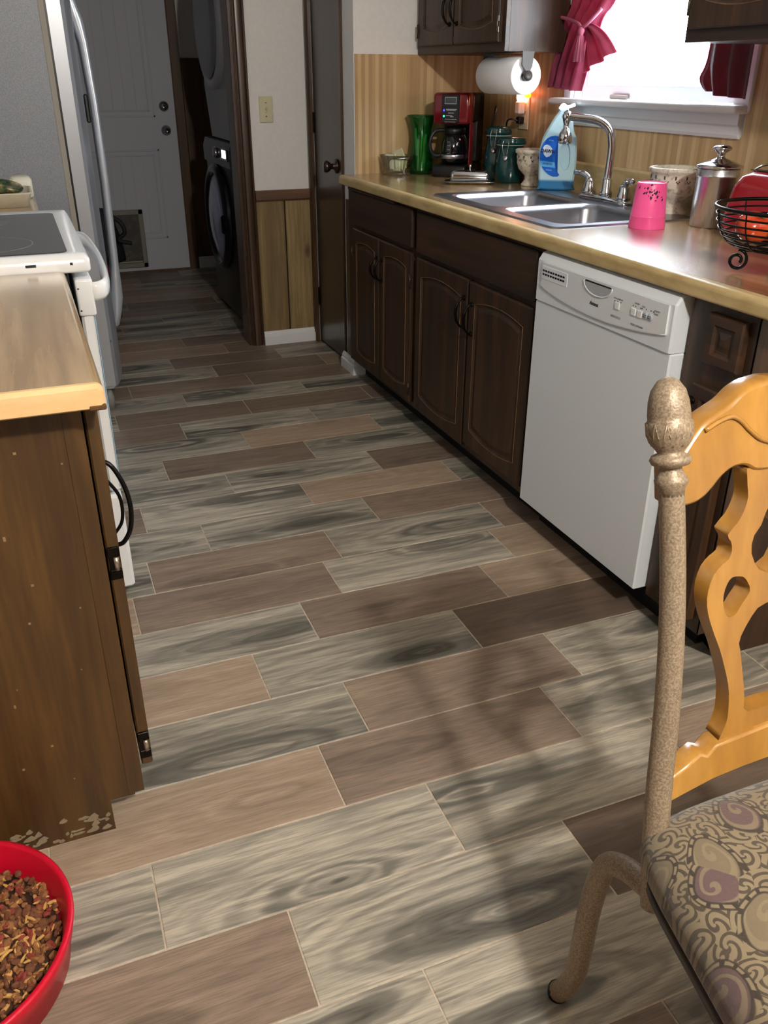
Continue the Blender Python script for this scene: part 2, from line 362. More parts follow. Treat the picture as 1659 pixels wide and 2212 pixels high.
# pantry door casing and door (plane X=1.40)
c = MB().prism([(XP, 4.405), (XP-.014, 4.405), (XP-.020, 4.415), (XP-.014, 4.425), (XP-.02, 4.44), (XP-.016, 4.469), (XP, 4.469)], 'z', 0, 2.10)
c.box(XP-.014, XP, 3.955, 3.988, 0, 2.10, .004).box(XP-.012, XP, 3.955, 4.469, 2.05, 2.10)
struct(c.build('trim_5', M['casing']))
d2 = struct(MB().box(XP+.004, XP+.04, 3.990, 4.402, .012, 2.045, .003).build('door_2', M['doorbrown']))
yk, zk = 4.075, .925
kn = MB(); kn.lathe([(0, 0), (.032, 0), (.032, .006), (.014, .012), (.012, .03), (.02, .037), (.027, .05), (.025, .062), (.012, .066), (0, .066)], (XP+.004, yk, zk), 24, rot=Matrix.Rotation(-pi/2, 3, 'Y'))
kn.build('door_knob', flat('bronze_knob', '5a4a44', .22, metal=.9), d2)
for z in (.25, 1.1, 1.85): MB().box(XP-.004, XP+.004, 4.398, 4.408, z-.045, z+.045, .001).build('hinge', M['pull'], d2)
# brown post and white block where the counter meets the pantry wall
struct(MB().prism([(XP-.018, YE-.03), (XP-.018, 3.90), (XP, 3.90), (XP, YE-.002), (1.44, YE-.002), (1.44, YE-.03)], 'z', .07, .80).build('trim_6', M['casing']))
bb = MB(); prof = [(0, 0), (.020, 0), (.020, .045), (.014, .049), (.014, .06), (.006, .074), (0, .074)]
R = []
for (px, py, nx, ny) in ((XP-.018, 3.95, -1, 0), (XP-.018, YE-.03, -1, -1), (1.44, YE-.03, 0, -1)):
    R.append([(px+nx*d, py+ny*d, z) for d, z in prof])
bb.loft(R, True, True, False)
struct(bb.build('baseboard_pantry', M['white']))

# backsplash: laminate sheets
struct(MB().box(XP+.003, XR, YE-.006, YE, .914, 1.386).build('trim_7', M['bsx']))
bs = MB().box(XR-.006, XR, -1.0, WY0-.055, .914, 1.386).box(XR-.006, XR, WY1+.055, YE-.006, .914, 1.386).box(XR-.006, XR, WY0-.055, WY1+.055, .914, 1.145)
struct(bs.build('trim_8', M['bsy']))
# ------------------------------------------------------------------ window
wi = struct(MB().box(XR+.03, XR+.055, WY0+.007, WY1-.007, WZ0+.001, WZ0+.045).box(XR+.03, XR+.055, WY0+.007, WY1-.007, WZ1-.045, WZ1-.001).box(XR+.03, XR+.055, WY0+.007, WY0+.04, WZ0+.045, WZ1-.045).box(XR+.03, XR+.055, WY1-.04, WY1-.007, WZ0+.045, WZ1-.045).box(XR+.027, XR+.058, WY0+.04, WY1-.04, 1.66, 1.70).build('window_1', M['white']))
gl = NT('window_glass'); tr = gl.n('BsdfTransparent'); gs = gl.n('BsdfGlossy', Roughness=.02); mx = gl.n('MixShader', i0=.05); gl.t.links.new(tr.outputs[0], mx.inputs[1]); gl.t.links.new(gs.outputs[0], mx.inputs[2])
gl.t.links.new(mx.outputs[0], gl.t.nodes['Material Output'].inputs[0])
for a, b in ((WZ0+.045, 1.66), (1.70, WZ1-.045)): MB().box(XR+.041, XR+.045, WY0+.04, WY1-.04, a, b).build('pane', gl.m, wi)
MB().box(XR, XR+.12, WY0-.0, WY0+.006, WZ0, WZ1).box(XR, XR+.12, WY1-.006, WY1, WZ0, WZ1).build('jamb_liner', M['white'], wi)
MB().box(XR-.016, XR, WY0-.07, WY0, WZ0-.02, WZ1+.06, .004).box(XR-.016, XR, WY1, WY1+.05, WZ0-.02, WZ1+.06, .004).box(XR-.014, XR, WY0-.05, WY1+.05, WZ1, WZ1+.06, .003).build('casing', M['white'], wi)
MB().box(XR-.062, XR+.03, WY0-.065, WY1+.085, WZ0-.024, WZ0, .008, 2).build('window_sill', M['white'], wi)
MB().prism([(XR, 1.140), (XR-.014, 1.140), (XR-.018, 1.150), (XR-.018, 1.172), (XR-.024, 1.178), (XR-.024, WZ0-.024), (XR, WZ0-.024)], 'y', WY0-.045, WY1-.02).build('apron', M['white'], wi)
MB().box(XR+.016, XR+.03, WY1-.30, WY1-.20, WZ0, WZ0+.015, .003).build('sash_lock', flat('grey_latch', '8a8278', .5), wi)

# curtains
def cloth(name, c, c2):
    t = NT(name); n = t.noise(t.coord(), 14, 4); f = t.noise(t.coord(), 300, 2)
    t.set(Base__Color=t.ramp(n, [(.35, c), (.7, c2)]), Roughness=.75, Sheen__Weight=.35, Sheen__Roughness=.4); t.bump(f, .3, .001)
    tl = t.n('BsdfTranslucent', Color=lin(c2)); mx = t.n('MixShader', i0=.34); t.t.links.new(t.b.outputs[0], mx.inputs[1]); t.t.links.new(tl.outputs[0], mx.inputs[2])
    t.t.links.new(mx.outputs[0], t.t.nodes['Material Output'].inputs[0]); return t.m
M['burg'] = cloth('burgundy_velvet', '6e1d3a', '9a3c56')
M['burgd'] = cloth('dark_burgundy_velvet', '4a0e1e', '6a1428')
M['cord'] = flat('rose_twisted_cord', 'a35068', .7)
def sheet(rows, x, amp, folds, ph=0, n=28, sub=6, thick=.0025):
    rr = crv(rows, sub); pts = []
    b = MB()
    def fn(u, v):
        i = u*(len(rr)-1); r = rr[min(len(rr)-1, int(round(i)))]
        ya, za, yb, zb = r; e = .5+.5*u
        return (x+amp*sin(v*folds*2*pi+ph+u*1.3)*e, ya+(yb-ya)*v, za+(zb-za)*v)
    b.grid(fn, len(rr)-1, n)
    m = len(b.v); vs = [(p[0]+thick, p[1], p[2]) for p in b.v]; fs = [tuple(reversed(f)) for f in b.f]
    b.add(vs, [tuple(f) for f in fs], True)
    return b
cu = root('curtain', (1.95, 3.0, 1.26), 'burgundy curtain gathered with a tasselled tieback at the left of the window', 'curtain')
MBt = sheet([(3.10, 2.10, 2.60, 2.10), (3.08, 1.9, 2.64, 1.9), (3.055, 1.70, 2.72, 1.66), (3.052, 1.548, 2.797, 1.533), (3.068, 1.506, 2.848, 1.495), (3.085, 1.478, 2.869, 1.465), (3.108, 1.434, 2.878, 1.427), (3.126, 1.374, 2.912, 1.37), (3.144, 1.328, 2.921, 1.327), (3.154, 1.268, 2.943, 1.256)], 1.95, .022, 4.2)
MBt.build('drape', M['burg'], cu)
sheet([(2.90, 1.470, 2.905, 1.44), (2.86, 1.462, 2.905, 1.42), (2.81, 1.441, 2.906, 1.39), (2.765, 1.41, 2.905, 1.35), (2.728, 1.377, 2.901, 1.315)], 1.932, .012, 2.2, .6, 24).build('flared_corner', M['burg'], cu)
MB().tube(crv([(1.925, 3.10, 1.50), (1.918, 3.0, 1.485), (1.91, 2.93, 1.47), (1.907, 2.895, 1.455), (1.915, 2.86, 1.475), (1.935, 2.83, 1.51)], 5), .006, 8).build('tieback_cord', M['cord'], cu)
ta = MB().lathe([(0, .0), (.009, -.002), (.012, -.014), (.008, -.026), (.01, -.03), (.018, -.105), (.0, -.105)], (1.905, 2.895, 1.458), 14)
for i in range(10): a = i*2*pi/10; ta.tube([(1.905+.009*cos(a), 2.895+.009*sin(a), 1.43), (1.905+.018*cos(a), 2.895+.018*sin(a), 1.35)], .0026, 5)
ta.build('tassel', M['cord'], cu)
c2 = root('curtain', (1.93, 2.16, 1.25), 'dark burgundy curtain panel below the right-hand upper cabinet', 'curtain')
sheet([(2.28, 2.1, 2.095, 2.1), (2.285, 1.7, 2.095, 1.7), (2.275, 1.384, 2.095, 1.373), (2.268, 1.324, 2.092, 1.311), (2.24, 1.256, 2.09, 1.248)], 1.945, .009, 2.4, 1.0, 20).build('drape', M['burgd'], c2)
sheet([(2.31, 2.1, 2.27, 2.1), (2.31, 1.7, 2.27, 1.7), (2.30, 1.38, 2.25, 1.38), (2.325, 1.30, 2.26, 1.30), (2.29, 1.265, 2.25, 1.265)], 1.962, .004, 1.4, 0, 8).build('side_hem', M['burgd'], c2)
tag(MB().tube([(1.965, 2.05, 2.10), (1.965, 3.20, 2.10)], .008, 10).build('curtain_rod', M['pull']), 'thin dark curtain rod above the window', 'curtain rod')

# ------------------------------------------------------------------ cabinet door maker (plane X = xf, facing -X)
def outline(y0, y1, z0, z1, arc, n=12):
    """closed outline anticlockwise in (y,z); arcs bulge top and bottom"""
    pts = []
    for i in range(n): t = i/n; pts.append((y0+(y1-y0)*t, z0-arc*(1-(2*t-1)**2)))
    for i in range(n): t = i/n; pts.append((y1, z0+(z1-z0)*t))
    for i in range(n): t = i/n; pts.append((y1+(y0-y1)*t, z1+arc*(1-(2*t-1)**2)))
    for i in range(n): t = i/n; pts.append((y0, z1+(z0-z1)*t))
    return pts
def cab_door(x, y0, y1, z0, z1, mat, parent, arc=.015, name='door', th=.019, m=.046, edge=True):
    b = MB(); n = 12
    def ring(d, e, ar, base=None): return [(x+e, p[0], p[1]) for p in (outline(y0+d, y1-d, z0+d+(ar if d > m*.9 else 0), z1-d-(ar if d > m*.9 else 0), ar if d > m*.9 else 0, n))]
    rings = [ring(0, th, 0), ring(0, .004, 0), ring(.004, 0, 0), ring(m-.004, 0, 0)]
    rings[3] = ring(m, 0, arc)
    rings += [ring(m+.006, .006, arc), ring(m+.012, .006, arc), ring(m+.026, .001, arc)]
    b.loft(rings, True, True, False)
    o = b.build(name, mat, parent)
    if edge:  # worn moulding bead
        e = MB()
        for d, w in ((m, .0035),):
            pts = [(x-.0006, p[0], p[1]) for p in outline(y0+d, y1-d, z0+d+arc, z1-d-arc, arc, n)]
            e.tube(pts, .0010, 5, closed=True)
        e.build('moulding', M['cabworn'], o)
    return o
def pull(x, y, z, parent, L=.085, mat=None):
    mat = mat or M['pull']
    b = MB(); b.tube(crv([(x, y, z-L/2), (x-.012, y, z-L/2+.004), (x-.026, y, z-L/4), (x-.030, y, z), (x-.026, y, z+L/4), (x-.012, y, z+L/2-.004), (x, y, z+L/2)], 4), [.004]*8+[.0055]*9+[.004]*8, 8)
    for s in (-1, 1): b.lathe([(0, 0), (.010, 0), (.008, .004), (0, .005)], (x, y, z+s*L/2), 12, 1, 1.4, rot=Matrix.Rotation(-pi/2, 3, 'Y'))
    return b.build('pull', mat, parent)
def hinge(x, y, z, parent):
    h = MB().box(x-.003, x+.002, y-.006, y+.006, z-.026, z-.008, .001).box(x-.003, x+.002, y-.006, y+.006, z+.008, z+.026, .001).tube([(x-.004, y, z-.026), (x-.004, y, z+.026)], .0035, 8)
    return h.build('hinge', M['hinge'], parent)

XC, XD = 1.356, 1.337
def carcass(name, y0, y1, label, toe=True, x0=XC, x1=XR-.002, cat='cabinet', toe_y0=None):
    r = root(name, ((x0+x1)/2, (y0+y1)/2, 0), label, cat)
    cb = MB().box(x0+.018, x1, y0, y0+.016, .09, .874).box(x0+.018, x1, y1-.016, y1, .09, .874).box(x0+.018, x1, y0, y1, .09, .106).box(x1-.008, x1, y0, y1, .09, .874)
    cb.build('carcass', M['cab'], r)
    MB().box(1.425, 1.445, (toe_y0 or y0), y1, 0.0, .09).build('toe_kick', M['toe'], r)
    return r
def face(r, y0, y1, opens, z0=.088, z1=.874):
    """face frame with stiles and rails around openings [(y0,y1,z0,z1)]"""
    b = MB()
    ys = sorted(set([y0, y1]+[v for o in opens for v in o[:2]])); zs = sorted(set([z0, z1]+[v for o in opens for v in o[2:]]))
    for i in range(len(ys)-1):
        for j in range(len(zs)-1):
            cy_, cz_ = (ys[i]+ys[i+1])/2, (zs[j]+zs[j+1])/2
            if not any(o[0] < cy_ < o[1] and o[2] < cz_ < o[3] for o in opens): b.box(XC, XC+.018, ys[i], ys[i+1], zs[j], zs[j+1])
    return b.build('face_frame', M['cab'], r)
def drawer_front(r, y0, y1, z0, z1, raised=False, name='drawer_front', mat=None):
    if raised: return cab_door(XD, y0, y1, z0, z1, mat or M['caby'], r, 0.0, name, m=.022, edge=False)
    return MB().box(XD, XC, y0, y1, z0, z1, .004).build(name, mat or M['caby'], r)

A = carcass('base_cabinet', 3.022, 3.785, 'dark oak cabinet with one drawer and two narrow doors at the far counter end')
face(A, 3.022, 3.785, [(3.06, 3.68, .12, .69), (3.06, 3.68, .74, .85)])
drawer_front(A, 3.038, 3.690, .724, .862)
MB().box(XD-.008, XC, 3.20, 3.72, .864, .874, .002).build('cutting_board', M['caby'], A)['label'] = 'pull-out board slot under the countertop'
dA = cab_door(XD, 3.376, 3.690, .105, .706, M['cab'], A); dB = cab_door(XD, 3.040, 3.366, .112, .706, M['cab'], A)
pull(XD, 3.398, .585, dA); pull(XD, 3.345, .585, dB)
hinge(XD, 3.040, .60, dB); hinge(XD, 3.040, .17, dB); hinge(XD, 3.690, .60, dA)
B_ = carcass('base_cabinet', 2.128, 3.020, 'dark oak sink cabinet with two arched-panel doors beside the dishwasher')
face(B_, 2.128, 3.020, [(2.17, 2.96, .12, .69)])
drawer_front(B_, 2.148, 2.996, .716, .860, name='false_drawer_front')
dC = cab_door(XD, 2.565, 2.990, .105, .700, M['cab'], B_, .020); dD = cab_door(XD, 2.148, 2.553, .120, .697, M['cab'], B_, .020)
pull(XD, 2.590, .585, dC, .10); pull(XD, 2.530, .575, dD, .10)
C_ = carcass('base_cabinet', 1.305, 1.508, 'narrow dark oak end cabinet with drawers right of the dishwasher', toe_y0=1.372)
face(C_, 1.305, 1.508, [])
drawer_front(C_, 1.330, 1.438, .742, .852, True, 'drawer')
dr = cab_door(XD, 1.330, 1.452, .12, .69, M['cab'], C_, 0.0, 'door', m=.03, edge=False)
pull(XD, 1.446, .615, dr, .07)
MB().prism([(XC, .09), (1.43, .09), (1.43, 0), (XR-.01, 0), (XR-.01, .874), (XC, .874)], 'y', 1.303, 1.309).build('end_panel', M['cab'], C_)

# ------------------------------------------------------------------ countertops
def rounded_edge(x_front, x_back, z1=.914, z0=.876, r=.014):
    s = 1 if x_back > x_front else -1
    pts = [(x_back, z1)]
    for i in range(7): a = i/6*pi/2; pts.append((x_front+s*(r-r*sin(a)), z1-r+r*cos(a)))
    for i in range(5): a = i/4*pi/2; pts.append((x_front+s*(.006-.006*cos(a)), z0+.006-.006*sin(a)))
    pts.append((x_back, z0)); return pts
ct_r = root('countertop', (1.68, 2.5, .876), 'butcher-block laminate countertop along the right wall around the sink', 'countertop')
XF = 1.322; SX0, SX1, SY0, SY1 = 1.425, 1.895, 2.195, 2.99       # sink cut-out
e = MB(); e.prism(rounded_edge(XF, XF+.03), 'y', 1.20, YE-.008); e.build('front_edge', M['ctredge'], ct_r)
b = MB()
for (x0, x1, y0, y1) in ((XF+.029, SX0, 1.20, YE-.008), (SX1, XR-.008, 1.20, YE-.008), (SX0, SX1, 1.20, SY0), (SX0, SX1, SY1, YE-.008)): b.box(x0, x1, y0, y1, .876, .9142)
b.build('top', M['ctry'], ct_r)
MB().prism([(XR-.006, .914), (XR-.020, .914), (XR-.020, 1.008), (XR-.014, 1.016), (XR-.006, 1.016)], 'y', 1.20, YE-.008).build('splash_strip', M['ctredge'], ct_r)

# ------------------------------------------------------------------ sink
sk = root('kitchen_sink', (1.64, 2.6, .914), 'double-bowl stainless steel sink set into the right countertop', 'sink')
def rr(x0, x1, y0, y1, r, n=6):
    P = []
    for cx, cy_, a0 in ((x1-r, y1-r, 0), (x0+r, y1-r, pi/2), (x0+r, y0+r, pi), (x1-r, y0+r, 3*pi/2)):
        for i in range(n+1): a = a0+i/n*pi/2; P.append((cx+r*cos(a), cy_+r*sin(a)))
    return P
b = MB(); zt = .9195
bowls = [(1.452, 1.805, 2.215, 2.575), (1.452, 1.805, 2.612, 2.968)]
X0, X1, Y0, Y1 = 1.400, 1.915, 2.170, 3.015
# deck built as strips between bowls, then bowls
for (x0, x1, y0, y1) in bowls:
    top = rr(x0, x1, y0, y1, .05)
    rings = [[(p[0], p[1], zt) for p in rr(x0-.006, x1+.006, y0-.006, y1+.006, .055)], [(p[0], p[1], zt-.004) for p in top]]
    for d, dz, r in ((.006, .02, .05), (.014, .15, .05), (.030, .170, .05), (.09, .178, .05)): rings.append([(p[0], p[1], zt-dz) for p in rr(x0+d, x1-d, y0+d, y1-d, r)])
    rings.append([((x0+x1)/2+.04*(p[0]-(x0+x1)/2), (y0+y1)/2+.04*(p[1]-(y0+y1)/2), zt-.182) for p in top])
    b.loft(rings, True, False)
    outer = None
bo = b.build('bowl', M['steelh'], sk)
dk = MB(); bm = bmesh.new()
def loopedges(P, z):
    V = [bm.verts.new((p[0], p[1], z)) for p in P]; return [bm.edges.new((V[i], V[(i+1) % len(V)])) for i in range(len(V))]
E_ = loopedges(rr(X0+.004, X1-.004, Y0+.004, Y1-.004, .028), zt)
for (x0, x1, y0, y1) in bowls: E_ += loopedges(rr(x0-.006, x1+.006, y0-.006, y1+.006, .055), zt)
bmesh.ops.triangle_fill(bm, use_beauty=True, edges=E_); dk.frombm(bm)
dk.loft([[(p[0], p[1], zt) for p in rr(X0+.004, X1-.004, Y0+.004, Y1-.004, .028)], [(p[0], p[1], .9145) for p in rr(X0, X1, Y0, Y1, .03)]], True, False)
dk.build('rim', M['steelh'], sk)
for (x0, x1, y0, y1) in bowls: MB().lathe([(0, -.176), (.04, -.176), (.044, -.1795), (.0, -.1795)], ((x0+x1)/2, (y0+y1)/2, zt), 20).build('drain', M['chrome'], sk)

# ------------------------------------------------------------------ faucet
FX, FY = 1.872, 2.60
fa = root('faucet', (FX, FY, .92), 'chrome high-arc two-handle faucet behind the sink', 'faucet')
MB().loft([[(p[0], p[1], z) for p in rr(FX-.03*s, FX+.03*s, FY-.135*s, FY+.135*s, .025*s)] for z, s in ((.9195, 1), (.930, 1), (.938, .8))], True, True).build('base_plate', M['chrome'], fa)
MB().lathe([(.021, .936), (.021, .95), (.017, .958), (.0155, .99), (.0115, 1.0), (.0, 1.0)], (FX, FY, 0), 20).build('collar', M['chrome'], fa)
sp_ = crv([(FX, FY, .99), (FX+.003, FY, 1.05), (FX+.003, FY+.002, 1.10), (FX-.006, FY+.012, 1.145), (FX-.035, FY+.04, 1.172), (FX-.08, FY+.085, 1.180), (FX-.110, FY+.108, 1.184)], 6)
MB().tube(sp_, [.0130]*len(sp_), 14).build('spout', M['chrome'], fa)
q = (FX-.113, FY+.110)
MB().lathe([(0, 1.203), (.012, 1.198), (.016, 1.184), (.012, 1.168), (.009, 1.160), (.009, 1.148), (.013, 1.144), (.021, 1.130), (.024, 1.105), (.019, 1.099), (0, 1.099)], (q[0], q[1], 0), 18).build('spray_head', M['chrome'], fa)
for s in (-1, 1):
    yy = FY+s*.10
    MB().lathe([(.024, .935), (.024, .945), (.019, .962), (.017, .975), (.012, .985), (.0, .986)], (FX, yy, 0), 18).tube(crv([(FX, yy, .972), (FX-.004, yy+s*.012, .992), (FX-.012, yy+s*.035, 1.0), (FX-.02, yy+s*.068, 1.0)], 5), [.012]*5+[.010]*6+[.0085]*5, 10).build('handle', M['chrome'], fa)

# ------------------------------------------------------------------ dishwasher
dw = root('dishwasher', (1.66, 1.81, 0), 'white built-in dishwasher with a curved control panel', 'dishwasher')
DY0, DY1 = 1.518, 2.112
MB().box(XC+.02, XR-.01, 1.511, 2.122, .10, .872).build('tub', flat('dark_tub', '1a1a1c', .6), dw)
MB().box(1.412, 1.43, 1.511, 2.122, 0, .10).build('kick_plate', M['toe'], dw)
MB().box(1.322, 1.375, DY0, DY1, .100, .736, .004).build('door', M['appl'], dw)
co = MB(); XW = 1.318
Rg = []
for y in [DY1-.0, DY1-.006]+[DY1-.006+(DY0-DY1+.012)*i/18 for i in range(1, 19)]+[DY0]:
    e_ = .004 if y in (DY0, DY1) else 0
    Rg.append([(XW+e_, y, .738), (XW+e_, y, .848), (XW+.012+e_, y, .866), (XW+.035, y, .872), (1.375, y, .872), (1.375, y, .738)])
co.loft(Rg, True, True, False)
# a deep rounded-off corner near edge
con = co.build('console', M['appl'], dw)
pn = MB(); N = 24; T = []; Bt = []
for i in range(N+1):
    u = i/N; y = 2.078+(1.538-2.078)*u
    T.append((XW-.004, y, .846-.012*0)); Bt.append((XW-.004, y, .781-.026*sin(pi*u)**.8))
poly = [(p[1], p[2]) for p in T]+[(p[1], p[2]) for p in reversed(Bt)]
pn.prism(poly, 'x', XW-.005, XW+.004); pno = pn.build('control_panel', flat('control_panel_white', 'dadee2', .3), con)
lip = MB(); lp = [(XW-.006, p[1], p[2]) for p in Bt]; lip.tube([(XW-.002, y, z-.0015) for _, y, z in Bt], .0028, 6)
lip.build('curved_lip', M['appl'], con)
vt = MB().box(XW-.0062, XW-.004, 1.948, 2.076, .802, .838, .001); vt.build('vent', M['appl'], con)
vs_ = MB()
for i in range(9):
    for j in range(2): y = 2.066-i*.0125; vs_.box(XW-.0068, XW-.006, y-.0045, y+.0045, .823-j*.010, .828-j*.010)
vs_.build('vent_slots', M['black'], con)
# handle recess: half-moon scoop
hm = MB(); pts = [(1.872-.122*(.5-.5*cos(pi*i/16)), .838-.030*sin(pi*i/16)) for i in range(17)]
hm.prism(pts, 'x', XW-.0066, XW-.005); hm.build('handle_recess', flat('recess_grey', 'a9acb0', .4), con)
rb = MB().tube([(XW-.006, p[0], p[1]) for p in pts], .0022, 6); rb.build('recess_lip', M['appl'], con)
MB().box(XW-.0072, XW-.0055, 1.755, 1.865, .8375, .8405).build('latch_gap', M['black'], con)
ink = flat('dark_print', '2a2c30', .5); inkg = flat('grey_print', '80848a', .5)
def onX(x, y, z): return frame((x, y, z), (0, -1, 0), (0, 0, 1), (-1, 0, 0))
text('brand_logo', 'Amana', .0135, ink, con, onX(XW-.0056, 1.82, .783), .0003, .25)
for (y, z, s, tx) in ((1.722, .819, .0052, 'LOW NORM HI'), (1.725, .774, .0065, 'RESET/CYCLE'), (1.640, .772, .0065, 'RESET OPTIONS'), (1.648, .824, .005, 'AIR DRY'), (1.624, .822, .005, 'HEAT'), (1.574, .822, .005, 'STARTED'), (1.577, .815, .005, 'CLEAN')): text('print', tx, s, inkg, con, onX(XW-.0056, y, z))
dots = MB()
for y, z in ((1.735, .814), (1.723, .814), (1.711, .814), (1.663, .818), (1.653, .818), (1.634, .818), (1.629, .818), (1.613, .820), (1.596, .820), (1.586, .820)): dots.lathe([(0, 0), (.0016, 0), (.0016, .0006), (0, .0006)], (XW-.0052, y, z), 8, rot=Matrix.Rotation(-pi/2, 3, 'Y'))
dots.build('indicator_dots', ink, con)
for y, rd in ((1.722, 0), (1.658, 0), (1.634, 0), (1.613, 1), (1.596, 1)):
    k = MB()
    if rd: k.lathe([(0, 0), (.0085, 0), (.0085, .002), (.007, .003), (0, .003)], (XW-.005, y, .805), 16, rot=Matrix.Rotation(-pi/2, 3, 'Y'))
    else: k.box(XW-.008, XW-.005, y-.009, y+.009, .795, .813, .0015)
    k.build('button', flat('button_white', 'e4e6e8', .3) if not rd else flat('button_grey', 'aab0b8', .3), con)
    if rd:
        for dz in (-.002, .002): MB().box(XW-.0084, XW-.0079, y-.005, y+.005, .805+dz-.0006, .805+dz+.0006).build('button_mark', ink, con)

# ------------------------------------------------------------------ upper cabinets
def upper(y0, y1, label, doors, side_mat=None):
    r = root('wall_cabinet', (1.85, (y0+y1)/2, 1.384), label, 'cabinet')
    MB().box(1.713, XR-.002, y0, y1, 1.384, 2.14).build('carcass', M['cab'], r)
    MB().box(1.695, 1.713, y0, y1, 1.384, 2.14, .001).build('face_frame', M['caby'], r)
    for a, b_, p in doors:
        d = cab_door(1.677, a, b_, 1.414, 2.10, M['cab'], r, .018)
        pull(1.677, p, 1.535, d, .10); hinge(1.677, a if abs(p-a) > abs(p-b_) else b_, 1.47, d)
    return r
u1 = upper(3.055, YE-.002, 'dark oak wall cabinet above the coffee maker, left of the window', [(3.080, 3.440, 3.415), (3.452, 3.775, 3.480)])
u2 = upper(1.30, 2.085, 'dark oak wall cabinet overlapping the right side of the window', [(1.33, 1.69, 1.66), (1.70, 2.06, 1.73)])

# ------------------------------------------------------------------ left side: range, peninsula, fridge
pc = root('base_cabinet', (-.28, 1.68, 0), 'brown peninsula base cabinet with scuffed end panel at left', 'cabinet')
sp2 = MB().prism([(XL+.002, 0), (-.034, 0), (-.034, .074), (.012, .074), (.012, .874), (XL+.002, .874)], 'y', 1.300, 1.312)
ep = sp2.build('end_panel', M['panelbrown'], pc)
sc = MB(); rg = random.Random(5)
for i in range(26):
    x = rg.uniform(-.30, .0); z = rg.uniform(.1, .85); l = rg.uniform(.001, .0022)
    sc.box(x-l, x+l, 1.2994, 1.3002, z-l, z+l*rg.choice((1, 1, 3)))
sc.build('paint_spots', flat('scuff_marks', '8a7050', .8), ep)
gs_ = MB()
for i in range(30):
    x = rg.uniform(-.24, -.038); z = .002+abs(rg.gauss(0, .03)); z = z if z < .05 else .045
    zt_ = z+rg.uniform(.004, .016); w_ = rg.uniform(.003, .014)
    gs_.prism([(x-w_, z+.002), (x-w_*.4, z), (x+w_*.5, z+.001), (x+w_, z+.004), (x+w_*.3, zt_), (x-w_*.2, zt_*.8+z*.2), (x-w_*.8, z+.006)], 'y', 1.2992-.00001*i, 1.3001)
gs_.build('grout_smears', flat('grout_smear', '857862', .9), ep)
MB().box(.0, .030, 1.299, 1.345, .078, .874, .001).build('stile', M['panelbrown'], pc)
MB().box(XL+.002, .012, 1.312, 2.045, .09, .874).build('carcass', M['cab'], pc)
MB().box(.012, .030, 1.345, 2.045, .09, .874).build('face_frame', M['cab'], pc)
MB().box(-.058, -.040, 1.312, 2.045, 0, .09).build('toe_kick', M['toe'], pc)
pd = MB().box(.033, .054, 1.304, 2.02, .135, .858, .003).build('door', M['panelbrown'], pc)
for z in (.58, .185):
    MB().box(.034, .0535, 1.2995, 1.305, z-.030, z-.012, .001).box(.034, .0535, 1.2995, 1.305, z+.012, z+.030, .001).box(.036, .0415, 1.3002, 1.304, z-.03, z+.03).build('hinge', M['pull'], pd)
    MB().tube([(.046, 1.300, z-.012), (.046, 1.300, z+.012)], .0045, 8).build('hinge_barrel', M['hingem'], pd)
MB().tube(crv([(.054, 1.37, .735), (.066, 1.365, .725), (.080, 1.36, .69), (.085, 1.358, .65), (.080, 1.36, .61), (.066, 1.362, .585), (.054, 1.365, .58)], 5), .0042, 8).tube(crv([(.054, 1.372, .70), (.068, 1.37, .675), (.072, 1.37, .65), (.068, 1.37, .62), (.054, 1.37, .60)], 5), .003, 8).build('bail_pull', M['iron'], pd)
lc = root('countertop', (-.28, 1.62, .876), 'short laminate countertop with a yellow end edge on the peninsula', 'countertop')
MB().prism(rounded_edge(.064, XL+.005, r=.012), 'y', 1.236, 2.058).build('top', M['ctry'], lc)
Rg = []
for y, d in ((1.236, 0), (1.228, 0), (1.222, .006)):
    Rg.append([(p[0]-(d if p[0] > 0 else 0), y, min(max(p[1], .876+d*.6), .914-d)) for p in rounded_edge(.064, XL+.005, r=.012)])
MB().loft(Rg, True, True, False).build('end_edge', M['ctrend'], lc)
MB().box(.040, .0645, 1.2208, 1.232, .8755, .884, .002).build('chipped_corner', flat('chipboard', '5a3d22', .9), lc)
# second stretch of counter between range and fridge
c3 = root('base_cabinet', (-.28, 3.26, 0), 'base cabinet hidden between the range and the refrigerator', 'cabinet')
MB().box(XL+.002, .03, 2.85, 3.66, .09, .874).build('carcass', M['cab'], c3)
MB().box(XL+.002, -.04, 2.85, 3.66, 0, .09).build('toe_kick', M['toe'], c3)
tag(MB().prism(rounded_edge(.050, XL+.005), 'y', 2.845, 3.665).build('countertop', M['ctry']), 'laminate countertop between the range and the refrigerator', 'countertop')

rn = root('kitchen_range', (-.25, 2.44, 0), 'white electric range with a glass cooktop', 'range')
RY0, RY1 = 2.066, 2.826
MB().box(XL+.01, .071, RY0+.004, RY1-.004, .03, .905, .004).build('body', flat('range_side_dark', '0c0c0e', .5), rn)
for y in (RY0+.04, RY1-.04):
    for x in (-.55, 0.0): MB().lathe([(.015, 0), (.015, .03), (0, .03)], (x, y, 0), 10).build('leg', M['black'], rn)
b = MB(); P = lambda x0, x1, y0, y1, r, z: [(p[0], p[1], z) for p in rr(x0, x1, y0, y1, r, 5)]
b.loft([P(XL+.01, .118, RY0-.004, RY1+.004, .012, .909), P(XL+.01, .121, RY0-.006, RY1+.006, .014, .914), P(XL+.01, .121, RY0-.006, RY1+.006, .014, .936), P(XL+.015, .113, RY0+.004, RY1-.004, .018, .948), P(XL+.03, .082, RY0+.045, RY1-.04, .03, .944)], True, True, True)
ck = b.build('cooktop', M['applw'], rn)
gm = flat('black_ceramic_glass', '2a2d32', .14, spec=.6)
